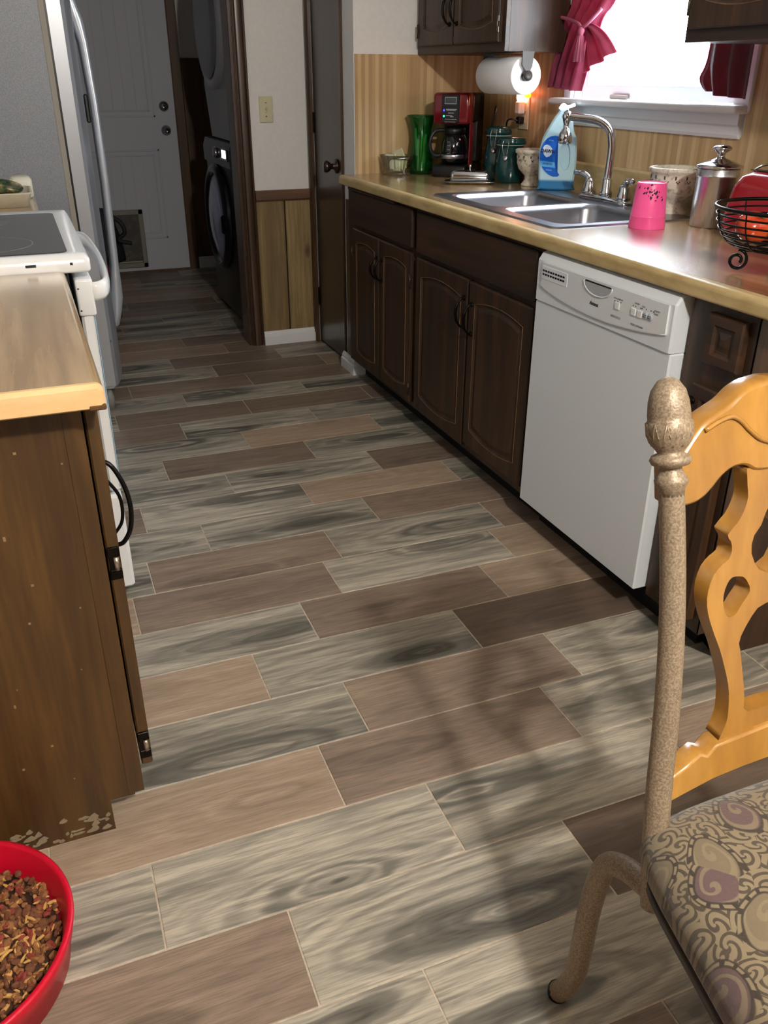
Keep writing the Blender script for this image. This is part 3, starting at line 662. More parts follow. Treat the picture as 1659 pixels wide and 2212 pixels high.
gt = MB().loft([P(XL+.035, .078, RY0+.052, RY1-.048, .02, .9445), P(XL+.035, .078, RY0+.052, RY1-.048, .02, .9462)], True, True, False).build('glass_top', gm, ck)
for (x, y, r) in ((-.105, RY0+.20, .115), (-.13, RY1-.20, .085), (-.42, RY0+.20, .085), (-.42, RY1-.20, .105)):
    MB().lathe([(r-.003, .9462), (r-.003, .9466), (r, .9466), (r, .9462)], (x, y, 0), 40, cap=False).build('burner_ring', flat('burner_ring', '6a6d74', .3), ck)
for x, w_ in ((-.005, .011), (.080, .003)):
    MB().box(x-w_, x+w_, RY0-.0066, RY0-.0055, .926, .932, .001).build('enamel_chip', flat('chip_black', '20201f', .6), ck)
od = MB().box(.084, .114, RY0+.004, RY1-.004, .358, .822, .006).build('oven_door', M['applw'], rn)
MB().box(.114, .1165, RY0+.10, RY1-.10, .45, .72, .001).build('oven_window', M['blackg'], od)
MB().box(.1125, .1145, RY0+.0035, RY0+.009, .37, .82).build('door_trim', flat('blue_grey_trim', '8fb0c8', .3), od)
vn = MB().box(.080, .119, RY0-.002, RY1+.002, .808, .893, .006, 2).build('door_header', M['applw'], rn)
for z in (.822, .872): MB().lathe([(0, 0), (.0022, 0), (0, .001)], (.086, RY0-.002, z), 8, rot=Matrix.Rotation(pi/2, 3, 'X')).build('screw', M['hinge'], vn)
pth = crv([(.108, RY0+.012, .862), (.128, RY0+.006, .863), (.148, RY0+.03, .866), (.158, RY0+.12, .868), (.164, RY0+.30, .870), (.164, RY0+.46, .870), (.158, RY1-.12, .868), (.145, RY1-.03, .866), (.118, RY1-.008, .863)], 6)
R = []
for i, p in enumerate(pth):
    a = Vector(pth[max(0, i-1)]); c_ = Vector(pth[min(len(pth)-1, i+1)]); t_ = (c_-a).normalized(); nn = Vector((t_.y, -t_.x, 0)).normalized()
    hh = .022; ww = .008
    R.append([Vector(p)+nn*ww*cos(k*pi/5)+Vector((0, 0, hh*sin(k*pi/5))) for k in range(10)])
MB().loft(R, True, True).build('handle', M['applw'], od)
MB().box(.072, .113, RY0+.004, RY1-.004, .07, .348, .008).build('storage_drawer', M['applw'], rn)
MB().box(XL+.01, -.53, RY0, RY1, .93, 1.09, .01).build('backguard', M['applw'], rn)

FY0, FY1, FT = 3.70, 4.44, 1.78
fr = root('refrigerator', (-.2, 4.07, 0), 'stainless steel refrigerator with a grey textured side', 'refrigerator')
MB().box(XL+.02, .186, FY0, FY1, .06, FT, .004).build('cabinet', M['fside'], fr)
MB().box(.170, .1895, FY0-.0015, FY0+.01, .10, FT, .001).box(.186, .1905, FY0+.002, FY1-.002, .10, FT-.01).build('edge_trim', M['gasket'], fr)
MB().box(.1905, .198, FY0+.006, FY1-.006, .10, FT-.01).build('gasket', M['black'], fr)
def fdoor(y0, y1, name, z0=.098, z1=FT):
    b = MB(); R = []; n = 26
    for j, (z, q_) in enumerate(((z0, .012), (z0+.012, 0), (z1-.012, 0), (z1, .012))):
        ring = [(.198, y0+q_*.3, z)]
        for i in range(n+1):
            u = i/n; y = y0+(y1-y0)*u; full = (y-FY0)/(FY1-FY0)
            x = .252+.052*(sin(pi*min(1, max(0, full)))**.7)-q_
            if (i == 0) or (i == n): x -= .006
            ring.append((x, y, z))
        ring.append((.198, y1-q_*.3, z)); R.append(ring)
    return b.loft(R, True, True, False).build(name, M['fdoor'], fr)
fd1 = fdoor(FY0, 4.115, 'door'); fd2 = fdoor(4.122, FY1, 'door')
def fhandle(y, parent, x0=.298):
    R = []; prof = [(.262, .004, .004), (.275, .012, .010), (.33, .024, .014), (.40, .034, .018), (.55, .045, .015), (.9, .052, .013), (1.2, .050, .013), (1.42, .040, .014), (1.50, .026, .018), (1.56, .014, .02), (1.62, .008, .014), (1.64, .004, .006)]
    for z, off, w_ in prof:
        rx = .016+.012*math.exp(-((z-.40)/.09)**2)+.010*math.exp(-((z-1.5)/.06)**2)
        R.append([(x0+off+rx*cos(k*pi/6)*(1 if off > .01 else .5), y+w_*1.15*sin(k*pi/6), z) for k in range(12)])
    b = MB().loft(R, True, True)
    return b.build('handle', flat('satin_silver_handle', 'c4c8ce', .3, metal=.55), parent)
fhandle(4.085, fd1); fhandle(4.155, fd2)
MB().box(.05, .19, FY0+.03, FY1-.03, .0, .06, .003).build('base_grille', M['black'], fr)
MB().lathe([(.020, 0), (.020, .05), (.012, .09), (0, .09)], (.214, FY0+.028, 0), 12).build('levelling_foot', flat('grey_foot', '83827c', .5), fr)
tp = MB().box(.2505, .2525, FY0+.0, FY0+.002, .3, .31).build('hinge_cover', M['black'], fr)
mc = root('magnetic_clip', (.306, 3.99, 1.13), 'black magnetic clip on the refrigerator door', 'clip')
MB().box(.303, .318, 3.975, 4.005, 1.13, 1.235, .004).build('clip_body', M['black'], mc)
MB().box(.318, .322, 3.980, 4.000, 1.15, 1.21, .002).build('clip_lever', M['steel'], mc)

# things on the far-left counter
tb = root('storage_tub', (-.09, 3.28, .914), 'beige plastic tub on the counter behind the range', 'tub')
MB().loft([[(p[0], p[1], z) for p in rr(-.25+d, .035-d, 3.17+d, 3.40-d, .03)] for z, d in ((.9145, .012), (.955, 0), (.960, -.003), (.960, .004), (.93, .012))], True, True).build('tub_body', flat('beige_plastic', 'b6ad98', .45), tb)
def camo():
    t = NT('green_brown_print'); n = t.n('TexVoronoi', Vector=t.coord(), Scale=26.0, Randomness=1.0).outputs[1]; nn = t.noise(t.coord(), 30, 3)
    t.set(Base__Color=t.ramp(nn, [(.35, '1d3013'), (.45, '2f4a1c'), (.5, '6b5a35'), (.58, '9a9a5a'), (.66, '243a16')], 'CONSTANT'), Roughness=.3, Coat__Weight=.5); return t.m
pk = MB()
def pf(u, v):
    a = u*2*pi; e_ = sin(v*pi)**.5
    return (-.115+.13*cos(a)*e_, 3.285+.085*sin(a)*e_, .950+.034*(1-2*v)*(.8+.2*sin(3*a))+.014+.004*sin(5*a))
pk.grid(pf, 28, 10)
jc = root('container', (.052, 3.44, .9145), 'small rounded cream container beside the beige tub', 'container')
MB().loft([[(q0[0], q0[1], z) for q0 in rr(-.03+d, .046-d, 3.42+d, 3.52-d, .02)] for z, d in ((.9145, .006), (.92, 0), (.972, 0), (.982, .006), (.986, .014))], True, True).build('container_body', flat('cream_plastic', 'c9c4b2', .45), jc)
tag(pk.build('food_packet', camo()), 'green and brown printed packet lying on the beige tub', 'packet')

# ------------------------------------------------------------------ back (laundry) door with pet flap
dX0, dX1 = .19, 1.100
d1 = struct(MB().box(dX0, dX1, YB-.035, YB-.002, .015, 2.05).build('door_1', M['backdoor']))
YD = YB-.035
def frm(x0, x1, z0, z1, w_=.012, d=.006): return MB().box(x0, x1, YD-d, YD, z0, z0+w_, .002).box(x0, x1, YD-d, YD, z1-w_, z1, .002).box(x0, x0+w_, YD-d, YD, z0, z1, .002).box(x1-w_, x1, YD-d, YD, z0, z1, .002)
for (z0, z1) in ((.238, .840), (1.045, 1.92)):
    frm(.335, .962, z0, z1).build('panel_moulding', M['backdoor'], d1); frm(.372, .925, z0+.035, z1-.035, .008, .004).build('panel_moulding', M['backdoor'], d1)
    for i in range(7): MB().box(.383+i*.0765, .383+i*.0765+.0735, YD-.003, YD, z0+.045, z1-.045, .001).build('panel_board', M['backdoor'], d1)
MB().box(dX0-.1, 1.11, YB-.05, YB, -.001, .014).build('threshold', M['casl'], d1)
for z in (.959, 1.112):
    MB().lathe([(0, 0), (.033, 0), (.033, .008), (.022, .016), (.014, .03) if z < 1 else (.012, .02), (.024, .045) if z < 1 else (.0, .022), (.018, .06) if z < 1 else (0, .022), (0, .062) if z < 1 else (0, .022)], (1.026, YD, z), 24, rot=Matrix.Rotation(pi/2, 3, 'X')).build('door_knob' if z < 1 else 'deadbolt', flat('satin_nickel', 'a8a8aa', .25, metal=1), d1)
pf_ = MB()
for (a, b_, c_, d_) in ((.555, .795, .040, .075), (.555, .795, .410, .445), (.555, .588, .04, .445), (.762, .795, .04, .445)): pf_.box(a, b_, YD-.016, YD-.002, c_, d_, .004)
pet = root('pet_door', (.675, YD, .04), 'small framed pet flap in the bottom of the pale back door', 'pet door')
pf_.build('pet_door_frame', flat('weathered_frame', '86847c', .5), pet)
MB().box(.588, .762, YD-.010, YD-.0035, .075, .410).build('flap', speck('smoky_flap', '35302a', '4a443b', 30, .35), pet)
MB().box(.592, .758, YD-.014, YD-.009, .078, .088, .002).build('magnet_strip', flat('scuffed_metal', 'a09a8c', .4, metal=.6), pet)
sc2 = MB()
for x, z in ((.57, .43), (.78, .43), (.78, .055), (.57, .055)): sc2.lathe([(0, 0), (.004, 0), (0, .002)], (x, YD-.016, z), 8, rot=Matrix.Rotation(pi/2, 3, 'X'))
sc2.build('screws', M['black'], pet)
c = MB().box(1.106, 1.170, YB-.03, YB-.001, 0, 2.12, .003).box(1.1, 1.1062, YB-.036, YB-.001, 0, 2.10, .001).box(dX0-.07, dX0-.006, YB-.03, YB-.001, 0, 2.12, .003).box(dX0-.07, 1.17, YB-.03, YB-.001, 2.06, 2.12, .003)
struct(c.build('trim_9', M['casl']))
# a red and black bag on the laundry floor
bgm = root('bag', (.37, 5.35, 0), 'red and black bag standing on the laundry floor behind the refrigerator', 'bag')
def bag(z0, z1, rx, ry, cx, k):
    return MB().loft([[(cx+rx*(1+.05*sin(5*a*2*pi/20+k+i))*(1-.25*(i/6)**2)*cos(a*2*pi/20), 5.35+ry*(1-.3*(i/6)**2)*sin(a*2*pi/20), z0+(z1-z0)*i/6) for a in range(20)] for i in range(7)], True, True)
bag(0, .34, .125, .11, .325, 0).build('lower_pocket', flat('red_fabric', '8a1218', .6), bgm)
bag(.33, .62, .165, .11, .345, 1).build('upper_body', flat('black_fabric', '14161a', .7), bgm)
MB().tube(crv([(.44, 5.27, .60), (.50, 5.26, .56), (.52, 5.26, .50), (.48, 5.27, .46), (.55, 5.25, .44)], 5), .012, 8).build('strap', flat('black_strap', '101215', .7), bgm)

# ------------------------------------------------------------------ washer and dryer
WX = 1.09
wa = root('washing_machine', (1.43, 5.25, 0), 'dark front-loading washing machine with a lit display in the laundry', 'washing machine')
wm = flat('graphite_metal', '2c2a2c', .35, metal=.4)
MB().box(WX, 1.80, 4.90, 5.60, .02, .965, .015, 2).build('cabinet', wm, wa)
MB().box(WX+.02, 1.80, 4.905, 5.595, .965, .972).build('top_panel', M['blackg'], wa)
MB().prism([(WX+.03, .85), (WX-.012, .85), (WX-.014, .93), (WX+.0, .975), (WX+.03, .978)], 'y', 4.905, 5.595).build('control_console', flat('grey_console', '6a6a70', .35, metal=.5), wa)
MB().box(WX-.019, WX-.012, 4.93, 5.26, .885, .945, .002).build('display_panel', M['blackg'], wa)
MB().box(WX-.0205, WX-.0185, 4.965, 5.055, .898, .938).build('display', flat('lit_display', 'ffffff', .5, emit='e8f0ff', es=6), wa)
MB().lathe([(0, 0), (.03, 0), (.026, .02), (0, .022)], (WX-.018, 5.19, .915), 20, rot=Matrix.Rotation(-pi/2, 3, 'Y')).build('dial', flat('silver_dial', 'b0b0b4', .25, metal=.9), wa)
def ringx(x, y, z, r0, r1, d): return MB().lathe([(r0, 0), (r0, d*.6), ((r0+r1)/2, d), (r1, d*.7), (r1, 0)], (x, y, z), 44, rot=Matrix.Rotation(-pi/2, 3, 'Y'), cap=False)
dd = ringx(WX, 5.28, .555, .235, .295, .045).build('door_ring', flat('black_chrome_ring', '2a2a2e', .2, metal=.7), wa)
MB().lathe([(.24, .02), (.20, .035), (.12, .05), (0, .056)], (WX, 5.28, .555), 40, rot=Matrix.Rotation(-pi/2, 3, 'Y'), cap=False).build('door_glass', flat('blue_grey_glass', 'a0aacb', .15, spec=.8, metal=.1), wa)
MB().box(WX-.06, WX-.035, 5.005, 5.03, .50, .60, .006).build('latch', M['blackg'], wa)
dy = root('clothes_dryer', (1.46, 5.25, .978), 'grey front-loading dryer stacked on the washing machine', 'dryer')
gm2 = flat('grey_enamel', 'b8bac0', .4)
MB().prism([(4.93, .985), (5.49, .985), (5.60, 1.25), (5.60, 1.95), (4.90, 1.95), (4.90, 1.0)], 'x', 1.115, 1.80).build('cabinet', gm2, dy)
MB().box(1.13, 1.78, 4.93, 5.48, .978, .986).build('stacking_foot', M['black'], dy)
ringx(1.115, 5.29, 1.56, .262, .325, .035).build('door_ring', flat('light_ring', 'c8c8d0', .35), dy)
MB().lathe([(.27, .03), (.262, .04), (.2, .046), (0, .05)], (1.115, 5.29, 1.56), 40, rot=Matrix.Rotation(-pi/2, 3, 'Y'), cap=False).build('door_panel', flat('grey_door_panel', '8c8e96', .35), dy)

# ------------------------------------------------------------------ switch, outlet, night light
sw = root('light_switch', (1.18, YS, 1.156), 'ivory light switch plate on the white wall', 'light switch')
MB().box(1.146, 1.214, YS-.006, YS, 1.098, 1.214, .003).build('plate', M['ivory'], sw)
MB().box(1.173, 1.187, YS-.008, YS-.005, 1.142, 1.170, .001).box(1.176, 1.184, YS-.018, YS-.006, 1.154, 1.166, .002).build('toggle', M['ivory'], sw)
for z in (1.126, 1.186): MB().lathe([(0, 0), (.003, 0), (0, .001)], (1.18, YS-.006, z), 8, rot=Matrix.Rotation(pi/2, 3, 'X')).build('screw', M['hinge'], sw)
ol = root('outlet', (XR, 3.405, 1.16), 'ivory wall outlet below the wall cabinet, left of the window', 'outlet')
MB().box(XR-.012, XR-.006, 3.368, 3.442, 1.105, 1.228, .003).build('plate', M['outlet'], ol)
for z in (1.145, 1.19): MB().box(XR-.015, XR-.012, 3.388, 3.422, z-.016, z+.016, .002).build('receptacle', M['outlet'], ol)
nl = root('night_light', (XR-.02, 3.405, 1.18), 'small glowing night light plugged into the ivory outlet', 'night light')
MB().box(XR-.045, XR-.015, 3.39, 3.425, 1.165, 1.212, .004).build('plug_body', flat('white_plastic', 'd8d4cc', .4), nl)
MB().lathe([(.010, 0), (.0145, .012), (.0145, .030), (.010, .043), (0, .047)], (XR-.032, 3.408, 1.212), 16).build('bulb_shade', flat('glowing_bulb', 'fff0d8', .3, emit='fff0e0', es=8), nl)
MB().lathe([(0, -.012), (.012, -.006), (.014, .0), (.012, .008), (0, .013)], (XR-.020, 3.372, 1.236), 14).build('amber_glow', flat('amber_glow', 'ff9a20', .3, emit='ff6a10', es=9), nl)
tag(MB().box(XR-.040, XR-.015, 3.39, 3.42, 1.128, 1.155, .004).tube(crv([(XR-.038, 3.405, 1.14), (XR-.06, 3.42, 1.145), (XR-.060, 3.455, 1.135), (XR-.045, 3.485, 1.09), (XR-.035, 3.495, 1.0), (XR-.03, 3.50, .922)], 6), .0035, 8).build('power_cord', M['black']), 'black plug and cord running from the outlet to the coffee maker', 'cord')

# ------------------------------------------------------------------ paper towels
pt = root('paper_towel_holder', (1.775, 3.14, 1.384), 'metal paper towel holder under the wall cabinet', 'paper towel holder')
hmat = flat('brushed_nickel_bracket', '3c3631', .45, metal=.25); ax, az = 1.768, 1.306
hb = MB()
for y in (3.005, 3.300):
    s = -1 if y < 3.1 else 1
    hb.prism([(ax-.026, 1.383), (ax+.022, 1.383), (ax+.016, az+.03), (ax+.006, az+.012), (ax-.006, az+.012), (ax-.026, az+.035)], 'y', y-.0015, y+.0015)
    hb.lathe([(0, -.006), (.017, -.006), (.017, .006), (0, .006)], (ax, y, az), 18, rot=Matrix.Rotation(pi/2, 3, 'X'))
hb.box(ax-.026, ax+.022, 3.005, 3.30, 1.380, 1.3835).tube([(ax, 3.005, az), (ax, 3.30, az)], .006, 10)
hb.build('bracket', hmat, pt)
def roll():
    t = NT('paper_towel'); n = t.noise(t.coord(), 160, 2); t.set(Base__Color=lin('e6e6e8'), Roughness=.95); t.bump(n, .4, .002); return t.m
rl = MB(); R_ = Matrix.Rotation(pi/2, 3, 'X')
rl.lathe([(.020, 0), (.060, 0), (.063, .003), (.063, .272), (.060, .275), (.020, .275), (.020, 0)], (ax, 3.290, az), 48, rot=R_, cap=False)
tag(rl.build('paper_towel_roll', roll()), 'white paper towel roll hanging under the wall cabinet', 'paper towels')

# ------------------------------------------------------------------ countertop items
def glassmat(name, c, rough=.03, body=None):
    """thin glass: glossy + tinted see-through"""
    t = NT(name); tr = t.n('BsdfTransparent', Color=lin(c)); gg = t.n('BsdfGlossy', Roughness=rough); fr_ = t.n('Fresnel', IOR=1.45)
    mx = t.n('MixShader', i0=t.math('MULTIPLY_ADD', fr_, .85, .03)); t.t.links.new(tr.outputs[0], mx.inputs[1]); t.t.links.new(gg.outputs[0], mx.inputs[2])
    out = mx
    if body:
        df = t.n('BsdfDiffuse', Color=lin(body)); tl = t.n('BsdfTranslucent', Color=lin(body)); m2 = t.n('MixShader', i0=.5); t.t.links.new(df.outputs[0], m2.inputs[1]); t.t.links.new(tl.outputs[0], m2.inputs[2])
        out = t.n('MixShader', i0=.10); t.t.links.new(mx.outputs[0], out.inputs[1]); t.t.links.new(m2.outputs[0], out.inputs[2])
    t.t.links.new(out.outputs[0], t.t.nodes['Material Output'].inputs[0]); return t.m
ZC = .9145
# glass bowl of sweetener packets
bx, by = 1.555, 3.715
gb = root('glass_bowl', (bx, by, ZC), 'small square clear glass bowl on the counter by the pantry wall', 'bowl')
gr = []
def sq(s, z, r): return [(bx+p[0], by+p[1], z) for p in rr(-s, s, -s, s, r, 4)]
MB().loft([sq(.048, ZC, .02), sq(.054, ZC+.006, .02), sq(.050, ZC+.016, .02), sq(.056, ZC+.06, .022), sq(.062, ZC+.082, .024), sq(.058, ZC+.082, .022), sq(.050, ZC+.05, .02), sq(.046, ZC+.02, .02)], True, False).build('glass_body', glassmat('clear_glass', 'fbfdfa'), gb)
pm = [flat('packet_white', 'dcdcc8', .7), flat('packet_yellow', 'd8d49a', .7), flat('packet_cream', 'c8c8a8', .7)]
rg = random.Random(11)
for i in range(11):
    a = rg.uniform(-.9, .9); x, y = bx-.032+.0065*i*1.0, by+rg.uniform(-.008, .008)
    me = MB().box(-.0018, .0018, -.026, .026, -.030, .030, .0015).mesh('sweetener_packet', pm[i % 3])
    o = bpy.data.objects.new('sweetener_packet', me); COL.objects.link(o); o.location = (x, y, ZC+.052+(.022 if i == 8 else rg.uniform(-.004, .004))); o.rotation_euler = (rg.uniform(-.35, .35), rg.uniform(-.22, .22), rg.uniform(-.3, .3)+.3)
    tag(o, ('white', 'yellow', 'cream')[i % 3]+' paper sweetener packet standing in the square glass bowl', 'packet', 'sweetener packets in the glass bowl')
# green vase with stems
vx, vy = 1.682, 3.735
va = root('vase', (vx, vy, ZC), 'tall green glass vase beside the coffee maker', 'vase')
MB().lathe([(0, 0), (.050, 0), (.054, .006), (.056, .03), (.052, .08), (.043, .14), (.045, .18), (.058, .225), (.064, .238), (.061, .238), (.055, .224), (.042, .18), (.040, .14), (.048, .08), (.051, .03), (.046, .010), (0, .008)], (vx, vy, ZC), 36, cap=False).build('glass_body', glassmat('green_glass', 'a8e2b0', body='2a9a48'), va)
sm = flat('pale_green_stem', 'e0f4d8', .6)
for i in range(8):
    a = i*2*pi/8; b_ = a+.55; h_ = rg.uniform(.13, .20)
    o = MB().tube([(vx+.014*cos(a), vy+.014*sin(a), ZC+.012), (vx+.026*cos(b_), vy+.026*sin(b_), ZC+h_)], .0046, 7).build('flower_stem', sm)
    tag(o, 'cut pale green flower stem standing in the green vase', 'stem', 'stems in the green vase')

# coffee maker (turned toward the room)
cmx, cmy = 1.808, 3.625; ca = radians(-44)     # local x: width, local y: depth (front = -y)
def L(x, y, z): return (cmx+x*cos(ca)-y*sin(ca), cmy+x*sin(ca)+y*cos(ca), ZC+z)
class LMB(MB):
    def build(s, name, mat, parent=None): s.v = [L(v[0]*.79, v[1], v[2]) for v in s.v]; return MB.build(s, name, mat, parent)
cm = root('coffee_maker', (cmx, cmy, ZC), 'red and black drip coffee maker in the counter corner', 'coffee maker')
red = flat('dark_red_plastic', '6a0c16', .22, coat=.5)
LMB().box(-.098, .098, -.125, .125, 0, .050, .012, 2).build('base', M['black'], cm)
LMB().box(-.098, .098, .035, .125, .05, .325, .01, 2).build('water_tank', M['black'], cm)
LMB().box(-.100, .100, -.115, -.035, .208, .328, .014, 2).build('brew_head', red, cm)
LMB().box(-.098, .098, -.035, .125, .215, .326, .012, 2).build('rear_housing', M['black'], cm)
LMB().box(-.050, .048, -.119, -.112, .214, .322, .003).build('control_panel', M['black'], cm)
LMB().box(.088, .102, -.075, -.035, .045, .215, .005).build('side_trim', red, cm)
LMB().box(-.030, .030, -.1205, -.1185, .288, .310, .001).build('clock_display', flat('dim_lcd', '3a4044', .3), cm)
LMB().box(-.033, .033, -.1200, -.1180, .285, .313, .001).build('clock_bezel', flat('silver_bezel', '9a9a9c', .3, metal=.8), cm)
for z, cc, nm in ((.262, '2020ff', 'blue_light'), (.240, '20c070', 'green_light')): LMB().lathe([(0, 0), (.004, 0), (0, .002)], (-.036, -.119, z), 10, rot=Matrix.Rotation(pi/2, 3, 'X')).build('indicator_light', flat(nm, cc, .3, emit=cc, es=14), cm)
pr = LMB()
for z, a, b_ in ((.266, -.025, .035), (.262, -.022, .03), (.252, -.012, .02), (.242, -.025, .01), (.238, .0, .018), (.228, .01, .035)): pr.box(a, b_, -.1196, -.1188, z-.0012, z+.0012)
pr.box(-.030, .030, -.1196, -.1188, .217, .2185).box(-.030, .030, -.1196, -.1188, .2275, .229)
pr.build('printed_lines', flat('pale_print', 'b0b0b4', .5), cm)
cf = root('coffee_carafe', L(0, -.045, .052), 'glass coffee carafe with black handle on the coffee maker plate', 'carafe')
LMB().lathe([(0, .052), (.055, .052), (.068, .062), (.073, .10), (.068, .14), (.055, .165), (.050, .168)], (0, -.045, 0), 32, cap=False).build('glass_jug', flat('dark_coffee_glass', '0a0c12', .06, coat=.6), cf)
LMB().lathe([(.0735, .074), (.0745, .076), (.0745, .088), (.0735, .09)], (0, -.045, 0), 32, cap=False).build('steel_band', M['steel'], cf)
LMB().lathe([(.050, .166), (.056, .170), (.056, .190), (.044, .200), (0, .200)], (0, -.045, 0), 28).build('lid', M['black'], cf)
LMB().tube(crv([(-.045, -.07, .183), (-.085, -.095, .182), (-.108, -.110, .155), (-.110, -.112, .115), (-.092, -.098, .085), (-.066, -.08, .085)], 6), [.008]*31, 10).build('handle', flat('grey_black_plastic', '1c1c22', .3), cf)
for z in (.095, .11, .125, .14): LMB().box(-.012+.0, .004, -.1185, -.1178, z, z+.0015).build('level_mark', flat('white_print', 'a8a8ac', .5), cf)

# canisters
tealm = flat('teal_ceramic', '0c3a3a', .12, coat=.5)
def canister(x, y, h, r, label, extra=False):
    c = root('canister', (x, y, ZC), label, 'canister', )
    MB().lathe([(0, 0), (r*.86, 0), (r*.92, .006), (r, h*.22), (r*.93, h*.5), (r*.82, h*.74), (r*.84, h*.80), (r*.90, h*.815)], (x, y, ZC), 36, cap=False).build('jar_body', tealm, c)
    MB().lathe([(r*.9, h*.815), (r*.92, h*.83), (r*.86, h*.835)], (x, y, ZC), 36, cap=False).build('seal', flat('pale_gasket', '8aa09a', .5), c)
    MB().lathe([(r*.88, h*.835), (r*.96, h*.845), (r*.96, h*.90), (r*.9, h*.93), (r*.93, h*.95), (r*.8, h*.99), (0, h)], (x, y, ZC), 36, cap=False).build('lid', tealm, c)
    a = radians(222); ux, uy = cos(a), sin(a)
    tx, ty = -uy, ux; b = MB()
    for s in (-1, 1): b.tube(crv([(x+ux*r*.98+tx*s*.011, y+uy*r*.98+ty*s*.011, ZC+h*.94), (x+ux*(r+.008)+tx*s*.012, y+uy*(r+.008)+ty*s*.012, ZC+h*.80), (x+ux*(r+.004)+tx*s*.006, y+uy*(r+.004)+ty*s*.006, ZC+h*.62)], 4), .0018, 6)
    b.build('wire_clasp', M['chrome'], c)
    MB().lathe([(0, 0), (.011, 0), (.011, .003), (0, .003)], (x+ux*(r+.002), y+uy*(r+.002), ZC+h*.55), 16, rot=(Matrix.Rotation(a, 3, 'Z') @ Matrix.Rotation(pi/2, 3, 'Y'))).build('clasp_disc', M['steel'], c)
    if extra: MB().tube([(x+ux*r*.6-tx*.02, y+uy*r*.6-ty*.02, ZC+h*.99), (x+ux*r*.3-tx*.01, y+uy*r*.3-ty*.01, ZC+h+.075)], .005, 8).build('raised_bail', flat('dull_wire', '3a3c40', .3, metal=.8), c)
canister(1.905, 3.440, .205, .058, 'taller teal ceramic canister beside the coffee maker', True)
canister(1.888, 3.300, .172, .064, 'shorter teal ceramic canister beside the cream urn')

# butter dish
ux_, uy_ = cos(radians(-28)), sin(radians(-28))
bdx, bdy = 1.698, 3.285
class BMB(MB):
    def build(s, name, mat, parent=None): s.v = [(bdx+v[0]*ux_-v[1]*uy_, bdy+v[0]*uy_+v[1]*ux_, ZC+v[2]) for v in s.v]; return MB.build(s, name, mat, parent)
bd = root('butter_dish', (bdx, bdy, ZC), 'chrome covered butter dish in front of the coffee maker', 'butter dish')
def bx_(a, b_, z, r): return [(p[0], p[1], z) for p in rr(-a, a, -b_, b_, r, 4)]
BMB().loft([bx_(.080, .032, 0, .012), bx_(.086, .038, .008, .014), bx_(.100, .050, .011, .016), bx_(.100, .050, .0125, .016), bx_(.084, .036, .010, .014)], True, True).build('tray', M['chrome'], bd)
BMB().loft([bx_(.078, .030, .012, .010), bx_(.076, .029, .038, .012), bx_(.070, .024, .049, .012), bx_(.05, .012, .052, .01)], True, True).build('cover', M['chrome'], bd)
BMB().lathe([(.004, .050), (.003, .058), (.006, .066), (.003, .074), (0, .074)], (0, 0, 0), 12).build('knob', M['chrome'], bd)

# cream urns
def urnmat():
    t = NT('crackled_cream_ceramic'); n = t.noise(t.coord(), 55, 5, .7); v = t.n('TexVoronoi', Vector=t.coord(), Scale=90.0).outputs[0]
    c = t.ramp(n, [(.38, '9a9282'), (.48, 'cec6b4'), (.7, 'dad3c2')]); c = t.mix(t.ramp(t.noise(t.coord(), 120, 3), [(.70, (0, 0, 0)), (.74, (1, 1, 1))]), c, lin('3a2e24'))
    t.set(Base__Color=c, Roughness=.5); t.bump(n, .3); return t.m
um = urnmat(); vine = flat('dark_relief_vine', '4a4232', .8)
def urn(x, y, s, label, terra=False, h=.135):
    u = root('planter_urn', (x, y, ZC), label, 'urn')
    k = h/.135
    MB().lathe([(0, 0), (.040*s, 0), (.041*s, .006), (.034*s, .014*k), (.028*s, .022*k), (.028*s, .036*k), (.036*s, .044*k), (.054*s, .062*k), (.062*s, .085*k), (.064*s, .108*k), (.063*s, .118*k), (.070*s, .122*k), (.071*s, .132*k), (.066*s, .135*k), (.060*s, .132*k), (.058*s, .10*k), (.04*s, .07*k), (0, .065*k)], (x, y, ZC), 40, cap=False).build('body', um, u)
    b = MB(); r = .0635*s
    for i in range(14):
        a = i*2*pi/14
        for q_ in range(5):
            aa = a+.20*q_/5; z = (.104-.010*sin(q_/5*pi))*k
            b.lathe([(0, -.002), (.0022, 0), (0, .002)], (x+r*cos(aa), y+r*sin(aa), ZC+z), 6)
        b.box(x+r*cos(a)-.002, x+r*cos(a)+.002, y+r*sin(a)-.002, y+r*sin(a)+.002, ZC+.105*k, ZC+.113*k)
    b.build('vine_relief', vine, u)
    MB().lathe([(.059*s, .118*k), (0, .118*k)], (x, y, ZC), 30, cap=False).build('inner_soil' if not terra else 'inner_liner', flat('terracotta_inside' if terra else 'dark_soil', '8a5a44' if terra else '2a241e', .9), u)
urn(1.905, 3.150, 1.0, 'cream footed urn with vine relief left of the blue dish soap bottle', True)
urn(1.915, 2.305, 1.18, 'cream footed urn behind the pink cup', False, .14)

